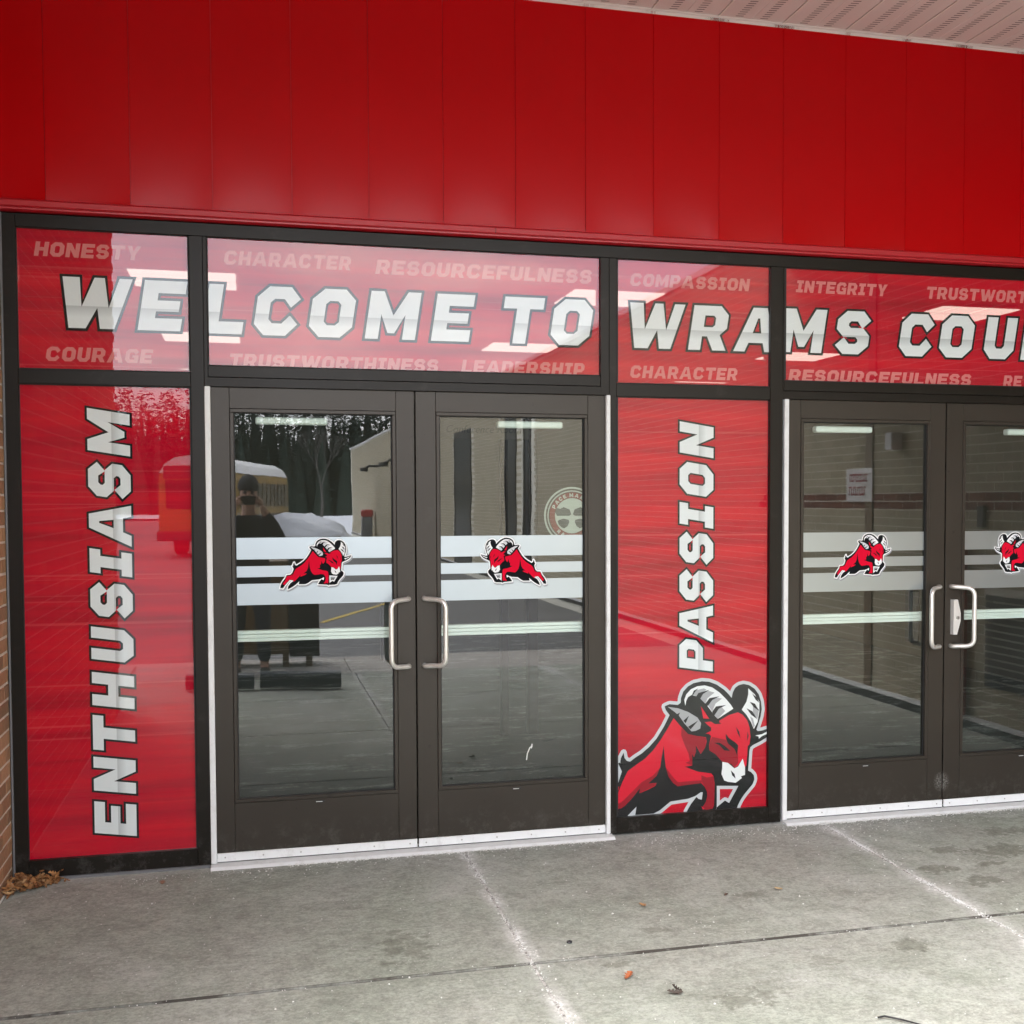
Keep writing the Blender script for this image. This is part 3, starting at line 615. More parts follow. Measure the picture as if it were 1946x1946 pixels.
window('transom_window', 3.78, 4.12, TB1, TT, 'narrow red transom window at the far right'); window('side_window', 3.78, 4.12, LB, LT, 'narrow red window at the far right')

# ------------------------------------------------------------------ doors
SORD = [('silver', 'p_white'), ('black', 'ink'), ('red', 'p_red'), ('white', 'p_white'), ('grey', 'p_silver'), ('ink', 'ink')]
def door(x0, x1, g0, g1, hinge, label, ram, plate_x):
    """hinge -1: hinged at x0. Returns root."""
    d = empty('door', (x0 if hinge < 0 else x1, 0, 0), label, 'door', 'glazed entrance doors')
    gz0, gz1 = 0.2944, 2.0373
    a, b = x0, x1
    bm = bmesh.new()
    box(bm, a, g0-0.018, 0, 0.045, 0.057, DT-0.0005, bev=0.0015); box(bm, g1+0.018, b, 0, 0.045, 0.057, DT-0.0005, bev=0.0015)
    obj('door_stile', bm, M['door'], d)
    obj('top_rail', B((g0-0.0175, g1+0.0175, 0.0, 0.045, gz1+0.018, DT-0.0005), bev=0.001), M['door'], d)
    obj('bottom_rail', B((g0-0.0175, g1+0.0175, 0.0, 0.045, 0.057, gz0-0.018), bev=0.001), M['door'], d)
    s = 0.0172
    bm = B((g0-s, g1+s, -0.003, 0.04, gz1, gz1+s), (g0-s, g1+s, -0.003, 0.04, gz0-s, gz0), (g0-s, g0, -0.003, 0.04, gz0, gz1), (g1, g1+s, -0.003, 0.04, gz0, gz1), bev=0.002)
    obj('glazing_bead', bm, M['door'], d)
    k = 0.004
    obj('gasket', B((g0, g1, 0.012, 0.016, gz1-k, gz1), (g0, g1, 0.012, 0.016, gz0, gz0+k), (g0, g0+k, 0.012, 0.016, gz0+k, gz1-k), (g1-k, g1, 0.012, 0.016, gz0+k, gz1-k)), M['gasket'], d)
    obj('glass_pane', ([(g0, 0.02, gz0), (g1, 0.02, gz0), (g1, 0.02, gz1), (g0, 0.02, gz1)], [], [(0, 1, 2, 3)]), M['glass'], d)
    for za, zb in ((1.3788, 1.4762), (1.2985, 1.3481), (1.1721, 1.2685)):
        obj('vinyl_band', ([(g0+k, 0.0185, za), (g1-k, 0.0185, za), (g1-k, 0.0185, zb), (g0+k, 0.0185, zb)], [], [(0, 1, 2, 3)]), M['vinyl'], d)
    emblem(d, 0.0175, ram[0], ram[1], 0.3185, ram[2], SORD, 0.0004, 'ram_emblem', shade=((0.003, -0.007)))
    if hinge < 0: obj('hinge_strip', B((a-0.0255, a-0.0005, -0.024, 0.04, 0.014, DT), bev=0.003), M['alum'], d)
    else: obj('hinge_strip', B((b+0.0005, b+0.0215, -0.024, 0.04, 0.014, DT), bev=0.003), M['alum'], d)
    sw = obj('door_sweep', B((a+0.001, b-0.001, -0.009, 0.0, 0.017, 0.0555), bev=0.001), M['alum'], d)
    obj('sweep_seal', B((a+0.001, b-0.001, -0.004, 0.02, 0.0125, 0.0165)), M['gasket'], d)
    for i in range(6):
        bm = bmesh.new(); cyl(bm, (a+0.035+(b-a-0.07)*i/5, -0.0098, 0.036), (0, 1, 0), 0.0038, 0.002, 10); obj('screw', bm, M['screw'], sw)
    obj('label_plate', B((plate_x-0.021, plate_x+0.021, -0.0015, 0.0, 0.257, 0.266)), M['black'], d)
    obj('label_print', B((plate_x-0.017, plate_x+0.012, -0.0022, -0.0016, 0.2602, 0.2628)), M['white'], d)
    # inside: panic bar and closer shoe
    pb = obj('push_bar', B((g0-0.02, g1+0.02, 0.060, 0.10, 1.001, 1.0165), (g0-0.02, g1+0.02, 0.055, 0.10, 1.018, 1.034), (g0-0.02, g1+0.02, 0.060, 0.10, 1.0355, 1.051), bev=0.002), M['bar'], d)
    mx_ = g1-0.02 if hinge < 0 else g0+0.02; sg = 1 if hinge < 0 else -1
    obj('bar_end_bracket', B((min(mx_-0.03*sg, mx_+0.03*sg), max(mx_-0.03*sg, mx_+0.03*sg), 0.07, 0.13, 0.885, 1.165), bev=0.01), M['black'], d)
    cx0 = g0+0.093 if hinge < 0 else g1-0.093-0.32
    obj('door_closer', B((cx0, cx0+0.32, 0.05, 0.10, 1.990, 2.022), bev=0.006), M['bar'], d)
    # offset pull
    if hinge < 0: xm, xo = b-0.034, b-0.034-0.088
    else: xm, xo = a+0.034, a+0.034+0.088
    bm = bmesh.new(); z0, z1, r = 0.872, 1.187, 0.0118; path = []
    P_ = [Vector((xm, 0.0, z0)), Vector((xm, -0.022, z0)), Vector((xo, -0.085, z0+0.006)), Vector((xo, -0.085, z1-0.006)), Vector((xm, -0.022, z1)), Vector((xm, 0, z1))]
    path = [P_[0]]
    for i in range(1, 5):
        rad = 0.016 if i in (1, 4) else 0.042
        d0 = (P_[i-1]-P_[i]).normalized(); d1 = (P_[i+1]-P_[i]).normalized(); rad = min(rad, 0.48*(P_[i-1]-P_[i]).length, 0.48*(P_[i+1]-P_[i]).length)
        A, E_ = P_[i]+d0*rad, P_[i]+d1*rad
        for k_ in range(9):
            t = k_/8; path.append(A*(1-t)**2+P_[i]*2*t*(1-t)+E_*t*t)
    path.append(P_[-1]); tube(bm, path, r, 20)
    obj('pull_handle', bm, M['steel'], d, smooth=True)
    return d
GY = 'glazed entrance doors'
d1 = door(-0.9045, -0.003, -0.807, -0.1054, -1, 'leftmost glazed bronze door, hinged beside the ENTHUSIASM window', (-0.444, 1.3458, False), -0.449)
d2 = door(0.003, 0.918, 0.1153, 0.8142, 1, 'glazed bronze door left of the PASSION window, with a round badge inside its glass', (0.459, 1.342, True), 0.475)
flat([(*fill(stroke([(0.528, 0.392), (0.533, 0.425), (0.545, 0.452), (0.556, 0.458)], 0.0028, False)+stroke([(0.556, 0.470), (0.553, 0.450)], 0.003, False)), 0, 0, None)], 0.0182, [M['salt']], 'salt_smear', d2)
d3 = door(1.876, 2.7765, 1.9677, 2.6695, -1, 'glazed bronze door just right of the PASSION window, without a lock', (2.323, 1.344, False), 2.33)
d4 = door(2.7835, 3.6905, 2.898, 3.599, 1, 'rightmost glazed bronze door, with a lock plate beside its handle', (3.240, 1.343, True), 3.26)
bm = bmesh.new()   # lock housing on the right hand door
pf = [(2.817, 1.117), (2.849, 1.117), (2.867, 1.045), (2.867, 1.005), (2.846, 0.933), (2.817, 0.933)]
fr = [bm.verts.new((x+0.004 if i in (0, 5) else x-0.003, -0.024, z)) for i, (x, z) in enumerate(pf)]; bk = [bm.verts.new((x, 0, z)) for x, z in pf]
bm.faces.new(fr); 
for i in range(6): bm.faces.new((fr[i], bk[i], bk[(i+1) % 6], fr[(i+1) % 6]))
bmesh.ops.recalc_face_normals(bm, faces=bm.faces)
lk = obj('lock_housing', bm, M['cast'], d4)
bm = bmesh.new(); cyl(bm, (2.846, -0.0265, 1.022), (0, 1, 0), 0.0095, 0.006, 20); c1 = obj('lock_cylinder', bm, M['screw'], lk)
obj('keyway', B((2.845, 2.847, -0.0305, -0.0296, 1.016, 1.029)), M['black'], lk)
# round badge stuck inside the second door
def ring(cx, cz, r0, r1, n=72): 
    o_ = [[(cx+r1*math.cos(2*math.pi*k/n), cz+r1*math.sin(2*math.pi*k/n)) for k in range(n)]]
    if r0: o_.append([(cx+r0*math.cos(2*math.pi*k/n), cz+r0*math.sin(2*math.pi*k/n)) for k in range(n)])
    return o_
cx, cz, r = 0.7605, 1.5685, 0.139
rc = (0.55, 0.812, 1.3, 1.9); lay = []
lay.append((*fill([ring(cx, cz, r*.94, r), ring(cx, cz, r*.84, r*.88), ring(cx, cz, 0, r*.61)], rc), 0, 0, None))
lay.append((*fill([ring(cx, cz, r*.62, r*.81)], rc), 1, 0, None))
gs = []
for ch, ang in (('P', 154), ('A', 139), ('C', 125), ('E', 112), ('M', 92), ('A', 76), ('K', 60)):
    w, cs = GL[ch]; a = R(ang); h = r*0.13; b_ = r*0.65
    for c in cs: pass
    gs.append([[(cx+(b_+v*h)*math.cos(a)+(u-w/2)*h*math.sin(a), cz+(b_+v*h)*math.sin(a)-(u-w/2)*h*math.cos(a)) for u, v in c] for c in cs])
for ch, ang in (('R', 229), ('A', 243)):
    w, cs = GL[ch]; a = R(ang); h = r*0.12; b_ = r*0.66
    gs.append([[(cx+(b_+(1-v)*h)*math.cos(a)-(u-w/2)*h*math.sin(a), cz+(b_+(1-v)*h)*math.sin(a)+(u-w/2)*h*math.cos(a)) for u, v in c] for c in cs])
lay.append((*fill(gs, rc), 0, -0.001, None))
dk = []
for s in (-1, 1):
    q = lambda l: [(cx+s*u*r, cz+v*r) for u, v in l]
    dk.append([q([(.56, .27), (.42, .24), (.30, .30), (.20, .26), (.09, .22), (.03, .05), (.10, .0), (.54, .0), (.60, .12)])])
    dk.append([q([(.52, -.18), (.46, -.14), (.30, -.10), (.12, -.14), (.10, -.22), (.16, -.36), (.28, -.44), (.38, -.40), (.48, -.30)])])
lay.append((*fill(dk, rc), 2, -0.001, None))
flat(lay, 0.030, [M['sticker_white'], M['sticker_red'], simple('badge_dark_green', (0.03, 0.04, 0.035), 0.5)], 'round_badge', d2)

# ------------------------------------------------------------------ red panel wall above the doors
rw = empty('panel_wall', (1.0, -0.03, 2.9), 'wall of tall glossy red metal panels above the entrance, under the canopy ceiling', 'wall')
PX0, PW, PZ0, PZ1 = -1.5574-0.3379*2, 0.3379, 2.914, 3.985
for i in range(19):
    x0 = PX0+i*PW; x1 = min(x0+PW, 4.199); g = 0.0011
    if x1-x0 < 0.05: break
    bm = bmesh.new(); nx, nz = 14, 26; gr = []
    amp = 0.0065+0.002*math.sin(i*2.1); cxn = 0.12*math.sin(i*1.7)
    for a in range(nx+1):
        row = []
        u = -1+2*a/nx; x = x0+g+(x1-x0-2*g)*a/nx
        for b in range(nz+1):
            t = (b/nz)**1.6; z = PZ0+(PZ1-PZ0)*t
            bow = max(0, 1-abs(u-cxn)**2.2)
            y = -0.0505+amp*bow*math.exp(-(z-PZ0)/0.13)
            row.append(bm.verts.new((x, y, z)))
        gr.append(row)
    for a in range(nx):
        for b in range(nz): bm.faces.new((gr[a][b], gr[a+1][b], gr[a+1][b+1], gr[a][b+1]))
    for f in bm.faces: f.smooth = True
    for xs, row in ((x0+g, gr[0]), (x1-g, gr[-1])):      # folded edges
        row = [bm.verts.new(v.co) for v in row]; bk = [bm.verts.new((v.co.x, v.co.y+0.007, v.co.z)) for v in row]
        for b in range(nz):
            f = bm.faces.new((row[b], row[b+1], bk[b+1], bk[b])); f.smooth = False
    obj('panel', bm, M['red'], rw)
obj('backing', B((-2.3, 4.199, -0.036, 0.2, 2.87, 4.3)), M['redtrim'], rw)
# drip flashing at the foot of the panels
bm = bmesh.new(); prof = [(-0.020, 2.9138), (-0.052, 2.9138), (-0.062, 2.905), (-0.064, 2.884), (-0.058, 2.8805), (-0.046, 2.8785), (-0.046, 2.872), (-0.0185, 2.866)]
v0 = [bm.verts.new((-2.3, y, z)) for y, z in prof]; v1 = [bm.verts.new((4.199, y, z)) for y, z in prof]
for i in range(len(prof)-1): bm.faces.new((v0[i], v1[i], v1[i+1], v0[i+1]))
obj('drip_flashing', bm, M['redtrim'], rw)
obj('flashing_joint', B((0.372, 0.3745, -0.0648, -0.0625, 2.881, 2.906)), M['gasket'], rw)

# ------------------------------------------------------------------ canopy
CD = 5.0
cn = empty('canopy', (1.0, -2.4, 3.98), 'entrance canopy with a beige soffit of slotted panels over the walkway', 'canopy')
SX = 1.812-0.3385*13
for i in range(21):
    x0 = SX+i*0.3385; x1 = min(x0+0.3385, 4.198)
    if x1-x0 < 0.05: break
    bm = bmesh.new(); n = 10
    xs = [x0+0.002, x0+0.006, x0+0.0061, x1-0.0145, x1-0.0055, x1-0.002] if False else None
    prof = [(0.001, 3.999), (0.001, 3.9845), (0.008, 3.981), (0.165, 3.981), (0.167, 3.983), (0.171, 3.983), (0.173, 3.981), (x1-x0-0.006, 3.981), (x1-x0-0.002, 3.988), (x1-x0-0.002, 3.999)]
    v0 = [bm.verts.new((x0+a, -CD, z)) for a, z in prof]; v1 = [bm.verts.new((x0+a, -0.064, z)) for a, z in prof]
    for k in range(len(prof)-1): bm.faces.new((v0[k], v0[k+1], v1[k+1], v1[k]))
    p = obj('soffit_panel', bm, M['soffit'], cn)
    obj('seam_lip', B((x0-0.003, x0+0.004, -CD+0.01, -0.067, 3.9775, 3.9808)), M['seam'], p)
    V, Fc = [], []
    for xc in (x0+0.098, x0+0.226):
        y = -0.085
        while y > -3.2:
            b = len(V); V += [(xc-0.019, y, 3.9803), (xc+0.019, y-0.006, 3.9803), (xc+0.019, y-0.0125, 3.9803), (xc-0.019, y-0.0065, 3.9803)]; Fc.append((b, b+1, b+2, b+3)); y -= 0.0254
    s = obj('vent_slots', (V, [], Fc), M['slot'], p); tag(s, kind='stuff')
bm = bmesh.new(); prof = [(-0.0465, 3.999), (-0.0465, 3.963), (-0.0505, 3.962), (-0.0505, 3.976), (-0.064, 3.978), (-0.066, 3.983), (-0.066, 3.986)]
v0 = [bm.verts.new((-2.4, y, z)) for y, z in prof]; v1 = [bm.verts.new((4.199, y, z)) for y, z in prof]
for i in range(len(prof)-1): bm.faces.new((v0[i], v1[i], v1[i+1], v0[i+1]))
obj('edge_trim', bm, M['soffit'], cn)
obj('roof_deck', B((-3.0, 4.199, -CD, 0.199, 4.0, 4.28)), M['grey'], cn)
obj('fascia_board', B((-3.0, 4.199, -CD-0.06, -CD-0.002, 3.93, 4.34), bev=0.004), M['redtrim'], cn)

# ------------------------------------------------------------------ brick side wall at the left
bw = empty('brick_wall', (-1.9, -2.2, 0), 'brown brick side wall with pale mortar at the far left of the entrance', 'wall')
obj('mortar_core', B((-2.395, -1.7498, -4.39, -0.020, -0.02, 3.97)), M['mortar'], bw)
obj('mortar_end', B((-2.395, -1.7565, -0.020, 0.05, -0.02, 3.97)), M['mortar'], bw)
bme = bpy.data.meshes.new('brick')
bm = bmesh.new(); box(bm, -0.04, 0.0, -0.097, 0.097, -0.0285, 0.0285, bev=0.003); bm.to_mesh(bme); bm.free(); bme.materials.append(M['brick'])
stf = bmesh.new(); rb = random.Random(3)
for r_ in range(59):
    z = 0.035+r_*0.0667; k = 0
    y = -0.026-(0.0 if r_ % 2 else 0.1015)
    if r_ % 2 == 0:
        hb = bpy.data.objects.new('brick', bme.copy() if False else bme); 
        if z < 3.0:
            hb.scale = (1, 0.47, 1); hb.location = (-1.747+rb.uniform(-.0015, .0015), -0.026-0.046, z); C.objects.link(hb); hb.parent = bw; hb.matrix_parent_inverse = Matrix.Translation(bw.location).inverted()
    while y > -4.3:
        yc = y-0.097; xo = rb.uniform(-.0015, .0015)
        if k < 2 and z < 3.0:
            b_ = bpy.data.objects.new('brick', bme); b_.location = (-1.747+xo, yc, z+rb.uniform(-.0008, .0008)); C.objects.link(b_)
            b_.parent = bw; b_.matrix_parent_inverse = Matrix.Translation(bw.location).inverted()
        else: box(stf, -1.787, -1.747+xo, yc-0.097, yc+0.097, z-0.0285, z+0.0285)
        y -= 0.203; k += 1
tag(obj('bricks_far', stf, M['brick'], bw), kind='stuff')
bm = bmesh.new(); tube(bm, [(-1.752, -0.02-0.42*i, 0.004+0.006*math.sin(i*3.1)) for i in range(10)], 0.009, 6); obj('wall_sealant', bm, M['salt'], bw)

# ------------------------------------------------------------------ school wing at the right, seen mirrored in the glass
wg = empty('school_wing', (6, -28, 0), 'long tan brick school wing at the right, seen mirrored in the door glass', 'building')
obj('wall_core', B((4.2035, 16, -57, 0.2, -0.2, 4.15)), M['mortar3'], wg)
obj('coping', B((4.15, 16.05, -57.05, 0.2, 4.151, 4.22)), M['white'], wg)
obj('base_flashing', B((4.185, 4.203, -57, -0.02, 0.065, 0.098)), M['alum'], wg)
obj('base_course', B((4.19, 4.203, -57, -0.02, 0.0, 0.0645)), M['gasket'], wg)
stf = bmesh.new(); band = bmesh.new()
for r_ in range(60):
    z = 0.13+r_*0.0667
    y = -0.02-(0.1 if r_ % 2 else 0); isb = 1.54 < z < 1.71
    while y > -13.2:
        if not (-1.72 < y-0.1 < -0.55 and 0.34 < z < 1.0):
            box(band if (isb and y > -5.6) else stf, 4.2+rb.uniform(0, .002), 4.2034, y-0.194, y, z-0.0285, z+0.0285)
        y -= 0.203
tag(obj('bricks_near', stf, M['brick2'], wg), kind='stuff'); tag(obj('red_brick_band', band, M['brickred'], wg), kind='stuff')
# further bricks as longer courses
stf = bmesh.new()
for r_ in range(60):
    z = 0.13+r_*0.0667; y = -13.2-(0.1 if r_ % 2 else 0)
    while y > -56.5:
        inw = any(a < y-0.4 < b for a, b in ((-18.4, -17.3), (-16.75, -15.9), (-24.6, -22.2), (-35, -33)))
        if not (inw and z < 3.3): box(stf, 4.2, 4.2034, y-0.6, y-0.01, z-0.0285, z+0.0285)
        y -= 0.61
tag(obj('bricks_distant', stf, M['brick2'], wg), kind='stuff')
for a, b in ((-18.6, -17.1), (-16.9, -15.8), (-24.8, -22.0), (-35.2, -32.8)):
    w_ = obj('window', B((4.195, 4.203, a+0.3, b-0.2, 0.1, 3.25)), M['darkglass'], wg); obj('window_frame', B((4.18, 4.1949, a+0.28, a+0.36, 0.1, 3.3), (4.18, 4.1949, b-0.28, b-0.2, 0.1, 3.3), (4.18, 4.1949, a+0.36, b-0.28, 3.22, 3.3)), M['frame'], w_)
obj('louvre', B(*[(4.19, 4.214, -1.71, -0.56, 0.345+i*0.05, 0.38+i*0.05) for i in range(13)]), M['gasket'], wg)
obj('pilaster_shadow_strip', B((4.19, 4.1995, -3.45, -3.33, 0.1, 4.1)), M['wood'], wg)  # dark strip added to draw a pilaster's soft shadow on the wall
obj('downpipe', B((4.12, 4.195, -2.06, -1.93, 0.1, 1.35), bev=0.01), M['redplastic'], wg)
obj('key_box', B((4.17, 4.199, -1.80, -1.72, 1.45, 1.60), bev=0.004), M['gasket'], wg); obj('wall_lamp', B((4.10, 4.199, -2.97, -2.86, 2.03, 2.17), bev=0.01), M['white'], wg)
for y_ in (-43.0, -36.0):
    bm = bmesh.new(); tube(bm, [(4.2, y_, 3.0), (3.8, y_, 3.0), (3.65, y_, 2.9)], 0.05, 8); cyl(bm, (3.6, y_, 2.86), (0, 0, 1), 0.16, 0.14, 12); obj('wall_light', bm, M['black'], wg)
# small notice on the wing wall
sg = empty('notice', (4.195, -3.545, 1.62), 'small white notice with two lines of dark lettering on the brick wing', 'sign')
obj('board', B((4.185, 4.199, -3.77, -3.32, 1.625, 1.905), bev=0.004), M['white'], sg)
bm = bmesh.new(); rs = random.Random(11)
for z0_, z1_, n, a0, a1 in ((1.795, 1.86, 9, -3.71, -3.39), (1.68, 1.755, 8, -3.72, -3.42)):
    st = (a1-a0)/n
    for i in range(n):
        y = a0+i*st; box(bm, 4.183, 4.1846, y, y+0.009, z0_, z1_)
        q = rs.random()
        if q > 0.3: box(bm, 4.183, 4.1846, y+0.0095, y+st-0.008, z1_-0.012, z1_)
        if q < 0.7: box(bm, 4.183, 4.1846, y+0.0095, y+st-0.008, z0_, z0_+0.012)
obj('lettering', bm, M['p_dark'], sg)

# ------------------------------------------------------------------ interior
def st(name, boxes, m, lab=None):
    o = obj(name, B(*boxes), M[m]); tag(o, kind='structure'); return o
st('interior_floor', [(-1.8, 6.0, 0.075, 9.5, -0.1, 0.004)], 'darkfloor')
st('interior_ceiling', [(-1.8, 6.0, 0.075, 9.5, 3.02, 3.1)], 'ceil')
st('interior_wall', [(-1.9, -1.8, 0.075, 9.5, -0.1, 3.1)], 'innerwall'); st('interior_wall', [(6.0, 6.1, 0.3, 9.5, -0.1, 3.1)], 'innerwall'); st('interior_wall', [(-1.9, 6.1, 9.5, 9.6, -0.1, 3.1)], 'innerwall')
gi = 0
for x in (-1.42, 1.30, 3.98):
    for y in (1.98, 4.72, 7.05):
        t_ = empty('ceiling_light', (x+0.305, y+0.285, 3.0), ['left', 'middle', 'right'][gi//3]+'-hand square lit ceiling lamp '+['nearest the doors', 'in the second row', 'in the rearmost row'][gi % 3]+' behind the red film', 'ceiling lamp', 'lit ceiling lamps behind the transom film')
        obj('lamp_frame', B((x-0.02, x+0.63, y-0.02, y+0.59, 3.003, 3.019)), M['white'], t_)
        obj('diffuser', B((x, x+0.61, y, y+0.26, 2.996, 3.0025), (x, x+0.61, y+0.31, y+0.57, 2.996, 3.0025)), M['lamp'], t_); gi += 1
vp = empty('inner_doorway', (1.05, 2.6, 0), 'inner doorway posts and beam of the entrance hall behind the left doors', 'doorway')
for a, b in ((0.93, 0.98), (1.12, 1.19), (-1.78, -1.70), (4.3, 4.4)): obj('post', B((a, b, 2.6, 2.68, 0.004, 2.5), bev=0.003), M['frame'], vp)
obj('beam', B((-1.79, 5.9, 2.59, 2.69, 2.501, 2.60)), M['innerwall'], vp)
# hall sign
hs = empty('hall_sign', (0.75, 2.58, 2.1), 'faint hanging hall sign reading Conference Room, seen through the second door', 'sign')
obj('sign_board', B((0.50, 1.12, 2.57, 2.585, 2.06, 2.19), bev=0.002), M['innerwall'], hs)
fc = bpy.data.curves.new('t', 'FONT'); fc.body = 'Conference Room'; fc.size = 0.07; fc.shear = 0.25; fo = bpy.data.objects.new('t', fc); C.objects.link(fo)
bpy.context.view_layer.update(); me = bpy.data.meshes.new_from_object(fo.evaluated_get(bpy.context.evaluated_depsgraph_get())); bpy.data.objects.remove(fo)
me.transform(Matrix.Translation((0.54, 2.568, 2.105)) @ Matrix.Rotation(R(90), 4, 'X')); me.materials.clear(); me.materials.append(M['gasket'])
for p in me.polygons: p.material_index = 0
lo = bpy.data.objects.new('lettering', me); C.objects.link(lo); lo.parent = hs; lo.matrix_parent_inverse = Matrix.Translation(hs.location).inverted()
# cabinet and rolled mats
cb = empty('cabinet', (-0.5, -6.8, 0), 'brown wooden cabinet on short legs with a dark end box, mirrored in the left door', 'cabinet')
obj('cabinet_body', B((-1.30, -0.39, -7.05, -6.6, 0.13, 1.05), bev=0.01), M['wood'], cb)
obj('dark_box', B((-0.385, -0.10, -7.05, -6.6, 0.10, 1.12), bev=0.006), M['black'], cb)
for x in (-1.2, -0.42, -0.2): obj('leg', B((x-0.03, x+0.03, -6.7, -6.62, -0.003, 0.13 if x < -.41 else 0.099)), M['wood'], cb)
for (a, b, y, rr, lb) in ((-0.68, 0.0, -5.20, 0.085, 'longer rolled black floor mat on the walkway, mirrored in the left door'), (-1.3, -0.73, -5.32, 0.08, 'shorter rolled black floor mat, mirrored at the left edge of the left door')):
    bm = bmesh.new(); n = 28; pts = []
    for k in range(n*3):
        an = k*2*math.pi/n; rad = rr*(0.25+0.75*k/(n*3)); pts.append((rad*math.cos(an), rad*math.sin(an)))
    v0 = [bm.verts.new((a, y+p, rr+0.006+q)) for p, q in pts]; v1 = [bm.verts.new((b, y+0.15+p, rr+0.006+q)) for p, q in pts]
    for k in range(len(pts)-1): bm.faces.new((v0[k], v0[k+1], v1[k+1], v1[k]))
    tag(obj('rolled_mat', bm, M['navy'], smooth=True), lb, 'floor mat', 'rolled mats on the walkway')

# ------------------------------------------------------------------ school bus
bu = empty('school_bus', (-2.34, -34, -0.12), 'yellow school bus with a white roof parked across the lot, mirrored in the left door', 'bus')
def bus():
    L_, Wd = 10.4, 1.17; prof = [(-Wd, .55), (-Wd, 2.35), (-Wd+.04, 2.62), (-Wd+.2, 2.92), (-Wd+.5, 3.1), (0, 3.2), (Wd-.5, 3.1), (Wd-.2, 2.92), (Wd-.04, 2.62), (Wd, 2.35), (Wd, .55)]
    def ext(pr, y0, y1, sc0=1, sc1=1):
        bm = bmesh.new(); a = [bm.verts.new((x*sc0, y0, z)) for x, z in pr]; b = [bm.verts.new((x*sc1, y1, z)) for x, z in pr]
        for i in range(len(pr)-1): bm.faces.new((a[i], a[i+1], b[i+1], b[i]))
        bm.faces.new(a[::-1]); bm.faces.new(b); bmesh.ops.recalc_face_normals(bm, faces=bm.faces); return bm
    ps = [('bus_body', ext(prof[:2]+[(-Wd+.04, 2.62), (Wd-.04, 2.62)]+prof[-2:], -L_, 0), 'yellow'), ('bus_roof', ext([(-Wd+.03, 2.63)]+prof[3:8]+[(Wd-.03, 2.63)], -L_, -0.02), 'white')]
    for i in range(12):
        y = -0.5-i*0.82; ps.append(('window', B((Wd+.001, Wd+.02, y-.66, y, 1.55, 2.35)), 'darkglass')); ps.append(('window', B((-Wd-.02, -Wd-.001, y-.66, y, 1.55, 2.35)), 'darkglass'))
    ps.append(('window', B((-0.95, 0.95, 0.001, 0.03, 1.5, 2.4), bev=.02), 'darkglass')); ps.append(('end_cap', B((-1.0, 1.0, 0.001, 0.04, 2.45, 2.85), bev=.03), 'black'))
    for x in (-0.8, -.5, .5, 0.8):
        bm = bmesh.new(); cyl(bm, (x, 0.06, 2.65), (0, 1, 0), 0.11, 0.05, 14); ps.append(('warning_light', bm, 'redplastic'))
    ps.append(('bumper', B((-1.2, 1.2, 0.0, 0.18, 0.5, 0.8), bev=.03), 'black'))
    ps.append(('rub_rail', B((Wd+.001, Wd+.03, -L_+.1, -.1, 1.22, 1.30)), 'black')); ps.append(('rub_rail', B((Wd+.001, Wd+.03, -L_+.1, -.1, 0.85, 0.92)), 'black'))
    for y in (-2.2, -8.3):
        for s in (-1, 1):
            bm = bmesh.new(); cyl(bm, (s*1.02, y, 0.5), (1, 0, 0), 0.5, 0.3, 20); ps.append(('wheel', bm, 'tyre'))
    Mx = Matrix.Translation(bu.location) @ Matrix.Rotation(0.185, 4, 'Z')
    for n, bm, m in ps:
        bmesh.ops.transform(bm, matrix=Mx, verts=bm.verts); obj(n, bm, M[m], bu)
bus()
# waste bin
wb = empty('waste_bin', (3.87, -45, -0.1), 'grey waste bin with a red lid by the brick wing, mirrored in the left door', 'waste bin')
obj('bin_body', B((3.65, 4.08, -45.3, -44.8, -0.1, 0.95), bev=0.03), M['grey'], wb); obj('lid', B((3.62, 4.11, -45.33, -44.77, 0.951, 1.28), bev=0.05), M['redplastic'], wb)
# ploughed snow
bm = bmesh.new(); bmesh.ops.create_icosphere(bm, subdivisions=4, radius=1)
from mathutils import noise as mn
for v in bm.verts:
    n_ = mn.fractal(v.co*2.3, 1, 2, 4); v.co = Vector((v.co.x*2.6+0.9, v.co.y*1.6-40, v.co.z*1.25*(1+0.35*n_)-0.15)); v.co.x += n_*0.3
    if v.co.x > 1.6: v.co.z *= max(0.45, 1-(v.co.x-1.6)*0.3)
tag(obj('snow_pile', bm, M['snow'], smooth=True), 'heap of ploughed snow at the edge of the parking lot, mirrored in the left door', 'snow pile')
# ------------------------------------------------------------------ trees
V, Fc = [], []
rt = random.Random(5)
def conifer(cx, cy, h, r):
    b = len(V); n = 7          # opaque inner crown
    for k in range(n): V.append((cx+r*.55*math.cos(k*6.283/n), cy+r*.55*math.sin(k*6.283/n), -0.2))
    V.append((cx, cy, h*.8))
    for k in range(n): Fc.append((b+k, b+(k+1) % n, b+n))
    for i in range(150):
        t = rt.random()**.65; z = h*(.10+.9*t); q = r*(1-t)**.8*math.sqrt(rt.random())+.08; a = rt.uniform(0, 6.283)
        p = Vector((cx+q*math.cos(a), cy+q*math.sin(a), z)); o_ = Vector((math.cos(a), math.sin(a), -.35)); w = Vector((-math.sin(a), math.cos(a), 0)); l = rt.uniform(.5, 1.3)*(1.15-t*.6)
        b = len(V); V.extend([tuple(p-w*l*.38), tuple(p+w*l*.38), tuple(p+o_*l)]); Fc.append((b, b+1, b+2))
for row, (yy, hh, stp) in enumerate(((-149, 13, 2.0), (-152, 14.5, 1.8), (-156, 15.6, 1.7), (-160, 16.5, 1.7), (-165, 17.2, 1.7), (-170, 17.8, 1.7))):
    x = -120
    while x < 175:
        conifer(x+rt.uniform(-1, 1), yy+rt.uniform(-2, 2), hh*rt.uniform(.82, 1.06), rt.uniform(2.2, 3.4)); x += stp
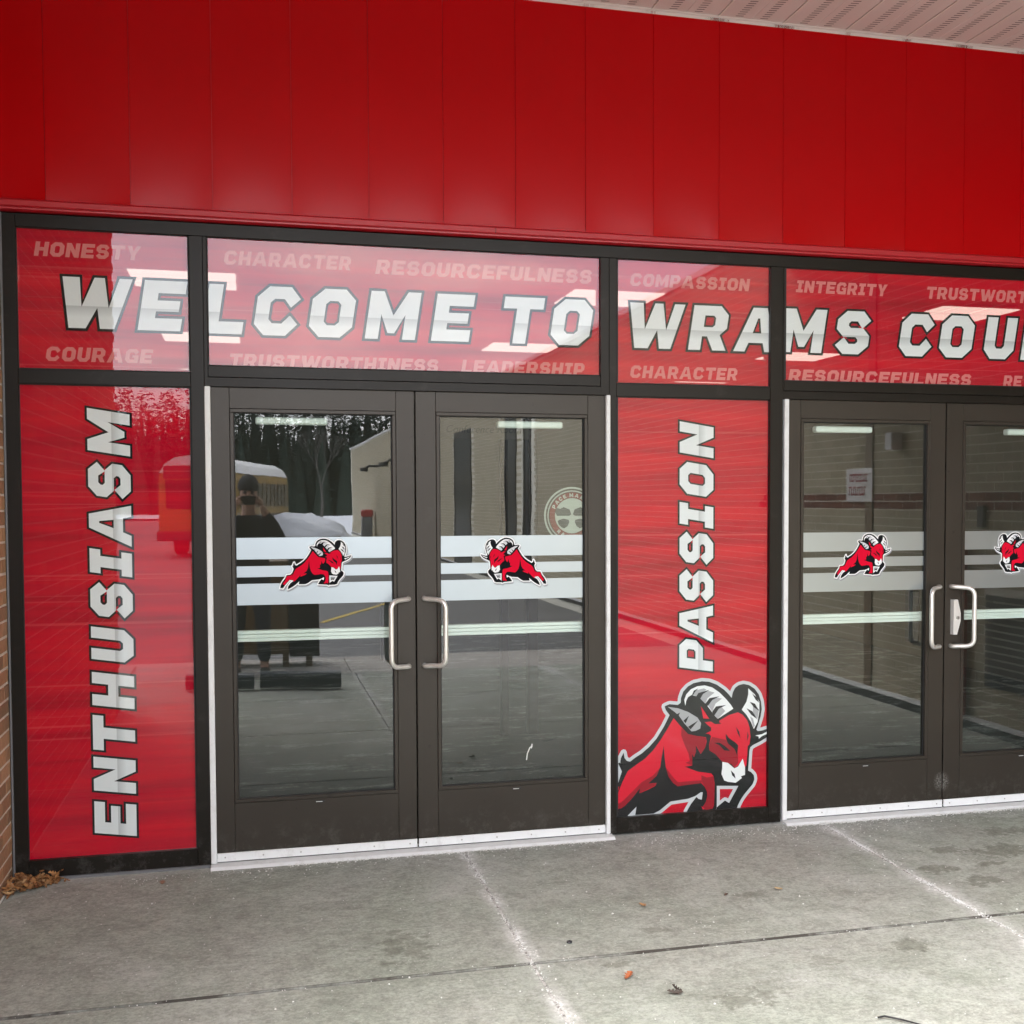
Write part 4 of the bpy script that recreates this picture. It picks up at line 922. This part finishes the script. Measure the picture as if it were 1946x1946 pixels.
tag(obj('pine_forest', (V, [], Fc), M['pine']), 'dark conifer forest beyond the snowy field, mirrored in the glass', 'forest', kind='stuff')
bt = empty('bare_tree', (4.5, -90, 0), 'thin pale bare tree forking in front of the dark forest, mirrored in the left door', 'tree')
bm = bmesh.new(); tube(bm, [(4.5, -90, 0), (4.6, -90, 1.5), (4.5, -90, 2.6)], [.13, .1, .08], 8); obj('trunk', bm, M['bark'], bt)
bm = bmesh.new()
def br(p, d, l, r, n):
    q = p+d*l; tube(bm, [p, (p+q)/2+Vector((rt.uniform(-.1, .1), 0, 0))*l*.3, q], [r, r*.8, r*.6], 5)
    if n: 
        for s in (-1, 1, .3): br(q, (d+Vector((s*.35*rt.uniform(.5, 1.3), rt.uniform(-.3, .3), .1))).normalized(), l*.72, r*.6, n-1)
br(Vector((4.5, -90, 2.6)), Vector((-.18, 0, 1)).normalized(), 1.6, .06, 4); br(Vector((4.5, -90, 2.6)), Vector((.3, 0, 1)).normalized(), 1.5, .06, 4); obj('crown', bm, M['bark'], bt)

# ------------------------------------------------------------------ litter and salt
rl = random.Random(21)
def leaf_geo(V, Fc, c, s, rz, tilt, roll_, curl, lobes=True):
    pts = [(0, -.5)]; 
    side = [(.10, -.42), (.17, -.30), (.09, -.24), (.28, -.10), (.13, -.02), (.33, .14), (.15, .20), (.24, .36), (.08, .38)]
    pts = [(0, -.52)]+side+[(0, .55)]+[(-x, y) for x, y in side[::-1]]
    Mx = Matrix.Translation(c) @ Matrix.Rotation(rz, 4, 'Z') @ Matrix.Rotation(tilt, 4, 'X') @ Matrix.Rotation(roll_, 4, 'Y')
    b = len(V); n = len(pts)
    for x, y in pts: V.append(tuple(Mx @ Vector((x*s, y*s, (abs(x)*curl+y*y*curl*.8)*s))))
    mid = []
    for t in (-.52, -.25, 0, .25, .55): V.append(tuple(Mx @ Vector((0, t*s, t*t*curl*.8*s-0.0005))))
    m0 = b+n
    seg = [(0, 1, m0), (1, 2, m0), (2, 3, m0+1), (3, 4, m0+1), (4, 5, m0+2), (5, 6, m0+2), (6, 7, m0+3), (7, 8, m0+3), (8, 9, m0+4), (9, 10, m0+4)]
    for i, j, k in seg:
        Fc.append((b+i, b+j, k)); ri, rj = (n-i) % n, (n-j) % n; Fc.append((b+rj, b+ri, k))
    for i, (a_, k1, k2) in enumerate(((2, 0, 1), (4, 1, 2), (6, 2, 3), (8, 3, 4))):
        Fc.append((b+a_, m0+k2, m0+k1)); Fc.append((b+n-a_, m0+k1, m0+k2))
V, Fc = [], []
for i in range(230):
    u = rl.random()**1.5; x = -1.737+u*0.17; y = -0.04-rl.random()**.9*0.24*(1-u*0.8)
    if rl.random() < .25: y = -0.045-rl.random()*.03; x = -1.72+rl.random()*.2
    z = 0.006+rl.random()*0.045*(1-u)
    leaf_geo(V, Fc, (x, y, z), rl.uniform(.018, .045), rl.uniform(0, 6.3), rl.uniform(-.7, .7), rl.uniform(-.7, .7), rl.uniform(.1, .8))
tag(obj('leaf_litter', (V, [], Fc), M['leaf']), 'pile of dry brown leaves in the corner under the brick wall', 'leaves', kind='stuff')
lm = {}
for nm, x, y, s, lab, colr in (('a', 0.768, -1.049, .042, 'small tan leaf on the slab in front of the second door', (0.50, .28, .13)), ('b', 1.382, -1.006, .036, 'pale curled leaf on the slab below the ram window', (.52, .38, .2)), ('c', 0.493, -1.736, .052, 'orange brown leaf just beyond the long joint at the bottom of the picture', (.42, .13, .05)), ('d', 0.600, -1.909, .052, 'dark grey crumpled leaf near the bottom edge of the picture', (.07, .055, .045)), ('e', -1.125, -0.215, .05, 'flattened reddish leaf on the slab under the left doors', (.33, .19, .12)), ('f', 1.14, -1.02, .03, 'tiny dark brown leaf between two pale leaves on the middle slab', (.10, .06, .04))):
    V, Fc = [], []; leaf_geo(V, Fc, (x, y, 0.008), s, rl.uniform(0, 6), rl.uniform(-.2, .2), rl.uniform(-.2, .2), .5 if nm != 'e' else .06)
    if nm == 'd': leaf_geo(V, Fc, (x+.01, y+.012, 0.014), s*.7, 1.0, .4, .2, .9)
    tag(obj('fallen_leaf', (V, [], Fc), simple('leaf_'+nm, tuple(c*.8 for c in colr), .8, sc=60, var=.4)), lab, 'leaf', 'single leaves fallen on the slabs')
bm = bmesh.new(); tube(bm, [(1.150, -2.272, .012), (1.175, -2.268, .012), (1.215, -2.300, .010), (1.30, -2.40, .008)], [.003, .0032, .003, .002], 8)
tag(obj('twig', bm, M['black']), 'thin black twig lying at the bottom right edge of the picture', 'twig')
bm = bmesh.new()
pb_ = bmesh.new(); bmesh.ops.create_icosphere(pb_, subdivisions=1, radius=.012); 
for v in pb_.verts: v.co = Vector((v.co.x+0.382, v.co.y-1.359, v.co.z*.6+.006))
tag(obj('pebble', pb_, M['black']), 'small black stone on the slab just above the long joint', 'stone')
# salt crumbs
V, Fc = [], []
def crumb(x, y, s):
    b = len(V); a = rl.uniform(0, 6.3); h = s*rl.uniform(.5, 1)
    for k in range(4): V.append((x+s*math.cos(a+k*math.pi/2)*rl.uniform(.6, 1.2), y+s*math.sin(a+k*math.pi/2)*rl.uniform(.6, 1.2), 0.0005))
    for k in range(4): V.append((x+s*.6*math.cos(a+k*math.pi/2), y+s*.6*math.sin(a+k*math.pi/2), h))
    Fc.append((b+4, b+5, b+6, b+7))
    for k in range(4): Fc.append((b+k, b+(k+1) % 4, b+4+(k+1) % 4, b+4+k))
for i in range(2600):
    q = rl.random()
    if q < .30: x, y = rl.uniform(-1.3, 3.9), -0.02-abs(rl.gauss(0, .07))-.07
    elif q < .45: x, y = rl.uniform(1.0, 2.5), -0.05-abs(rl.gauss(0, .14))
    elif q < .60: x, y = rl.choice((0.207, 2.041))+rl.gauss(0, .02), rl.uniform(-2.6, -.05)
    elif q < .63: x, y = rl.uniform(-1.7, 2.9), -1.52+rl.gauss(0, .012)
    else: x, y = rl.uniform(-1.7, 3.6), rl.uniform(-2.6, -.08)
    s = rl.choice((.0012, .0016, .002, .0025, .0035))*rl.uniform(.8, 1.3)
    crumb(x, y, s)
for i in range(3400):
    yy = rl.choice((rl.uniform(-1.5, -.06), rl.uniform(-3, -.06)))
    if math.sin(yy*9.1)+math.sin(yy*23.7+1)+math.sin(yy*4.3+2) < rl.uniform(-1.4, 1.6): continue
    crumb(rl.choice((0.207, 2.041, 2.041))+rl.gauss(0, .008), yy, rl.uniform(.0012, .0036))
for i in range(1200):
    x = rl.uniform(1.86, 3.7) if rl.random() < .7 else rl.uniform(-.6, .9); crumb(x, -0.083-abs(rl.gauss(0, .012)), rl.uniform(.002, .006))
tag(obj('salt_grains', (V, [], Fc), M['salt']), 'white de-icing salt crumbs scattered over the walkway', 'salt', kind='stuff')

# ------------------------------------------------------------------ person taking the photograph, mirrored in the left door
pr = empty('person', (-0.76, -6.05, 0), 'person in a dark coat and cap holding up a phone, mirrored in the left door', 'person')
def skin(name, pts, edges, rad, m, sub=2, root=0, parent=None):
    me = bpy.data.meshes.new(name); me.from_pydata([(x-0.76, y-6.05, z) for x, y, z in pts], edges, []); me.materials.append(m)
    o = bpy.data.objects.new(name, me); C.objects.link(o)
    o.parent = parent or pr; o.matrix_parent_inverse = Matrix.Translation(pr.location).inverted()
    sm = o.modifiers.new('skin', 'SKIN'); sv = me.skin_vertices[0].data if me.skin_vertices else None
    if sv is None:
        bpy.context.view_layer.objects.active = o
        me.attributes
    for i, r_ in enumerate(rad):
        rr = r_ if isinstance(r_, tuple) else (r_, r_); me.skin_vertices[0].data[i].radius = rr
    me.skin_vertices[0].data[root].use_root = True
    s_ = o.modifiers.new('sub', 'SUBSURF'); s_.levels = sub; s_.render_levels = sub
    for p in me.polygons: p.use_smooth = True
    return o
# y forward = towards the doors (+y)
PB = [(0,0,.95),(0,0,1.15),(0,.01,1.38),(0,.02,1.50),(0,.03,1.60),(0,.05,1.70),(0,.04,1.78), (-.19,0,1.43),(-.27,.14,1.25),(-.12,.30,1.60),(.19,0,1.43),(.27,.14,1.25),(.12,.30,1.60), (-.10,0,.9),(-.12,.03,.5),(-.13,0,.09),(-.13,.14,.04),(.10,0,.9),(.12,.03,.5),(.13,0,.09),(.13,.14,.04)]
PE = [(0,1),(1,2),(2,3),(3,4),(4,5),(5,6),(2,7),(7,8),(8,9),(2,10),(10,11),(11,12),(0,13),(13,14),(14,15),(15,16),(0,17),(17,18),(18,19),(19,20)]
PRd = [(.15,.11),(.14,.10),(.15,.10),.06,.07,.09,.075,.07,.05,.03,.07,.05,.03,.09,.06,.045,.035,.09,.06,.045,.035]
skin('body', PB, PE, PRd, M['skin'])
skin('coat', PB[:4]+PB[7:9]+[(-.15,.27,1.54)]+PB[10:12]+[(.15,.27,1.54)]+[(0,0,.72)], [(0,1),(1,2),(2,3),(2,4),(4,5),(5,6),(2,7),(7,8),(8,9),(0,10)], [(.20,.15),(.19,.145),(.19,.14),.09,.095,.075,.05,.095,.075,.05,(.21,.16)], M['coat'])
skin('trousers', [(0,0,.93),(-.10,0,.88),(-.12,.03,.5),(-.13,0,.12),(.10,0,.88),(.12,.03,.5),(.13,0,.12)], [(0,1),(1,2),(2,3),(0,4),(4,5),(5,6)], [(.17,.13),.11,.08,.065,.11,.08,.065], M['jeans'])
for s in (-1, 1): skin('shoe', [(s*.13,-.04,.06),(s*.13,.06,.055),(s*.13,.17,.045)], [(0,1),(1,2)], [.05,.05,.04], M['black'])
bm = bmesh.new(); bmesh.ops.create_uvsphere(bm, u_segments=20, v_segments=12, radius=1)
for v in bm.verts: v.co = Vector((v.co.x*.098-.76, v.co.y*.115-6.05+.035, max(v.co.z, -.35)*.115+1.775))
obj('cap', bm, M['coat'], pr, smooth=True)
for s in (-1, 1):
    skin('hand', [(s*.12,.30,1.60),(s*.105,.33,1.63),(s*.085,.345,1.66)], [(0,1),(1,2)], [.028,.032,.026], M['skin'])
    for k in range(4): skin('finger', [(s*(.10-.004*k),.345,1.668-.018*k),(s*(.085-.004*k),.37,1.675-.018*k),(s*(.065-.003*k),.372,1.674-.018*k)], [(0,1),(1,2)], [.0095,.009,.008], M['skin'])
    skin('thumb', [(s*.10,.325,1.62),(s*.085,.315,1.615),(s*.06,.318,1.625)], [(0,1),(1,2)], [.011,.010,.009], M['skin'])
    bm = bmesh.new(); bmesh.ops.create_uvsphere(bm, u_segments=12, v_segments=8, radius=.014); bmesh.ops.translate(bm, verts=bm.verts, vec=(-.76+s*.033, -6.05+.138, 1.715)); obj('eye', bm, M['black'], pr)
skin('nose', [(0,.135,1.71),(0,.155,1.685)], [(0,1)], [.012,.017], M['skin'])
ph = empty('phone', (-0.75, -5.695, 1.645), 'black phone held sideways in both hands of the person, mirrored in the left door', 'phone')
obj('phone_body', B((-0.835, -0.665, -5.70, -5.69, 1.608, 1.685), bev=0.004), M['black'], ph)
bm = bmesh.new(); cyl(bm, (-0.80, -5.6885, 1.665), (0, 1, 0), 0.008, 0.003, 14); obj('lens', bm, M['darkglass'], ph)
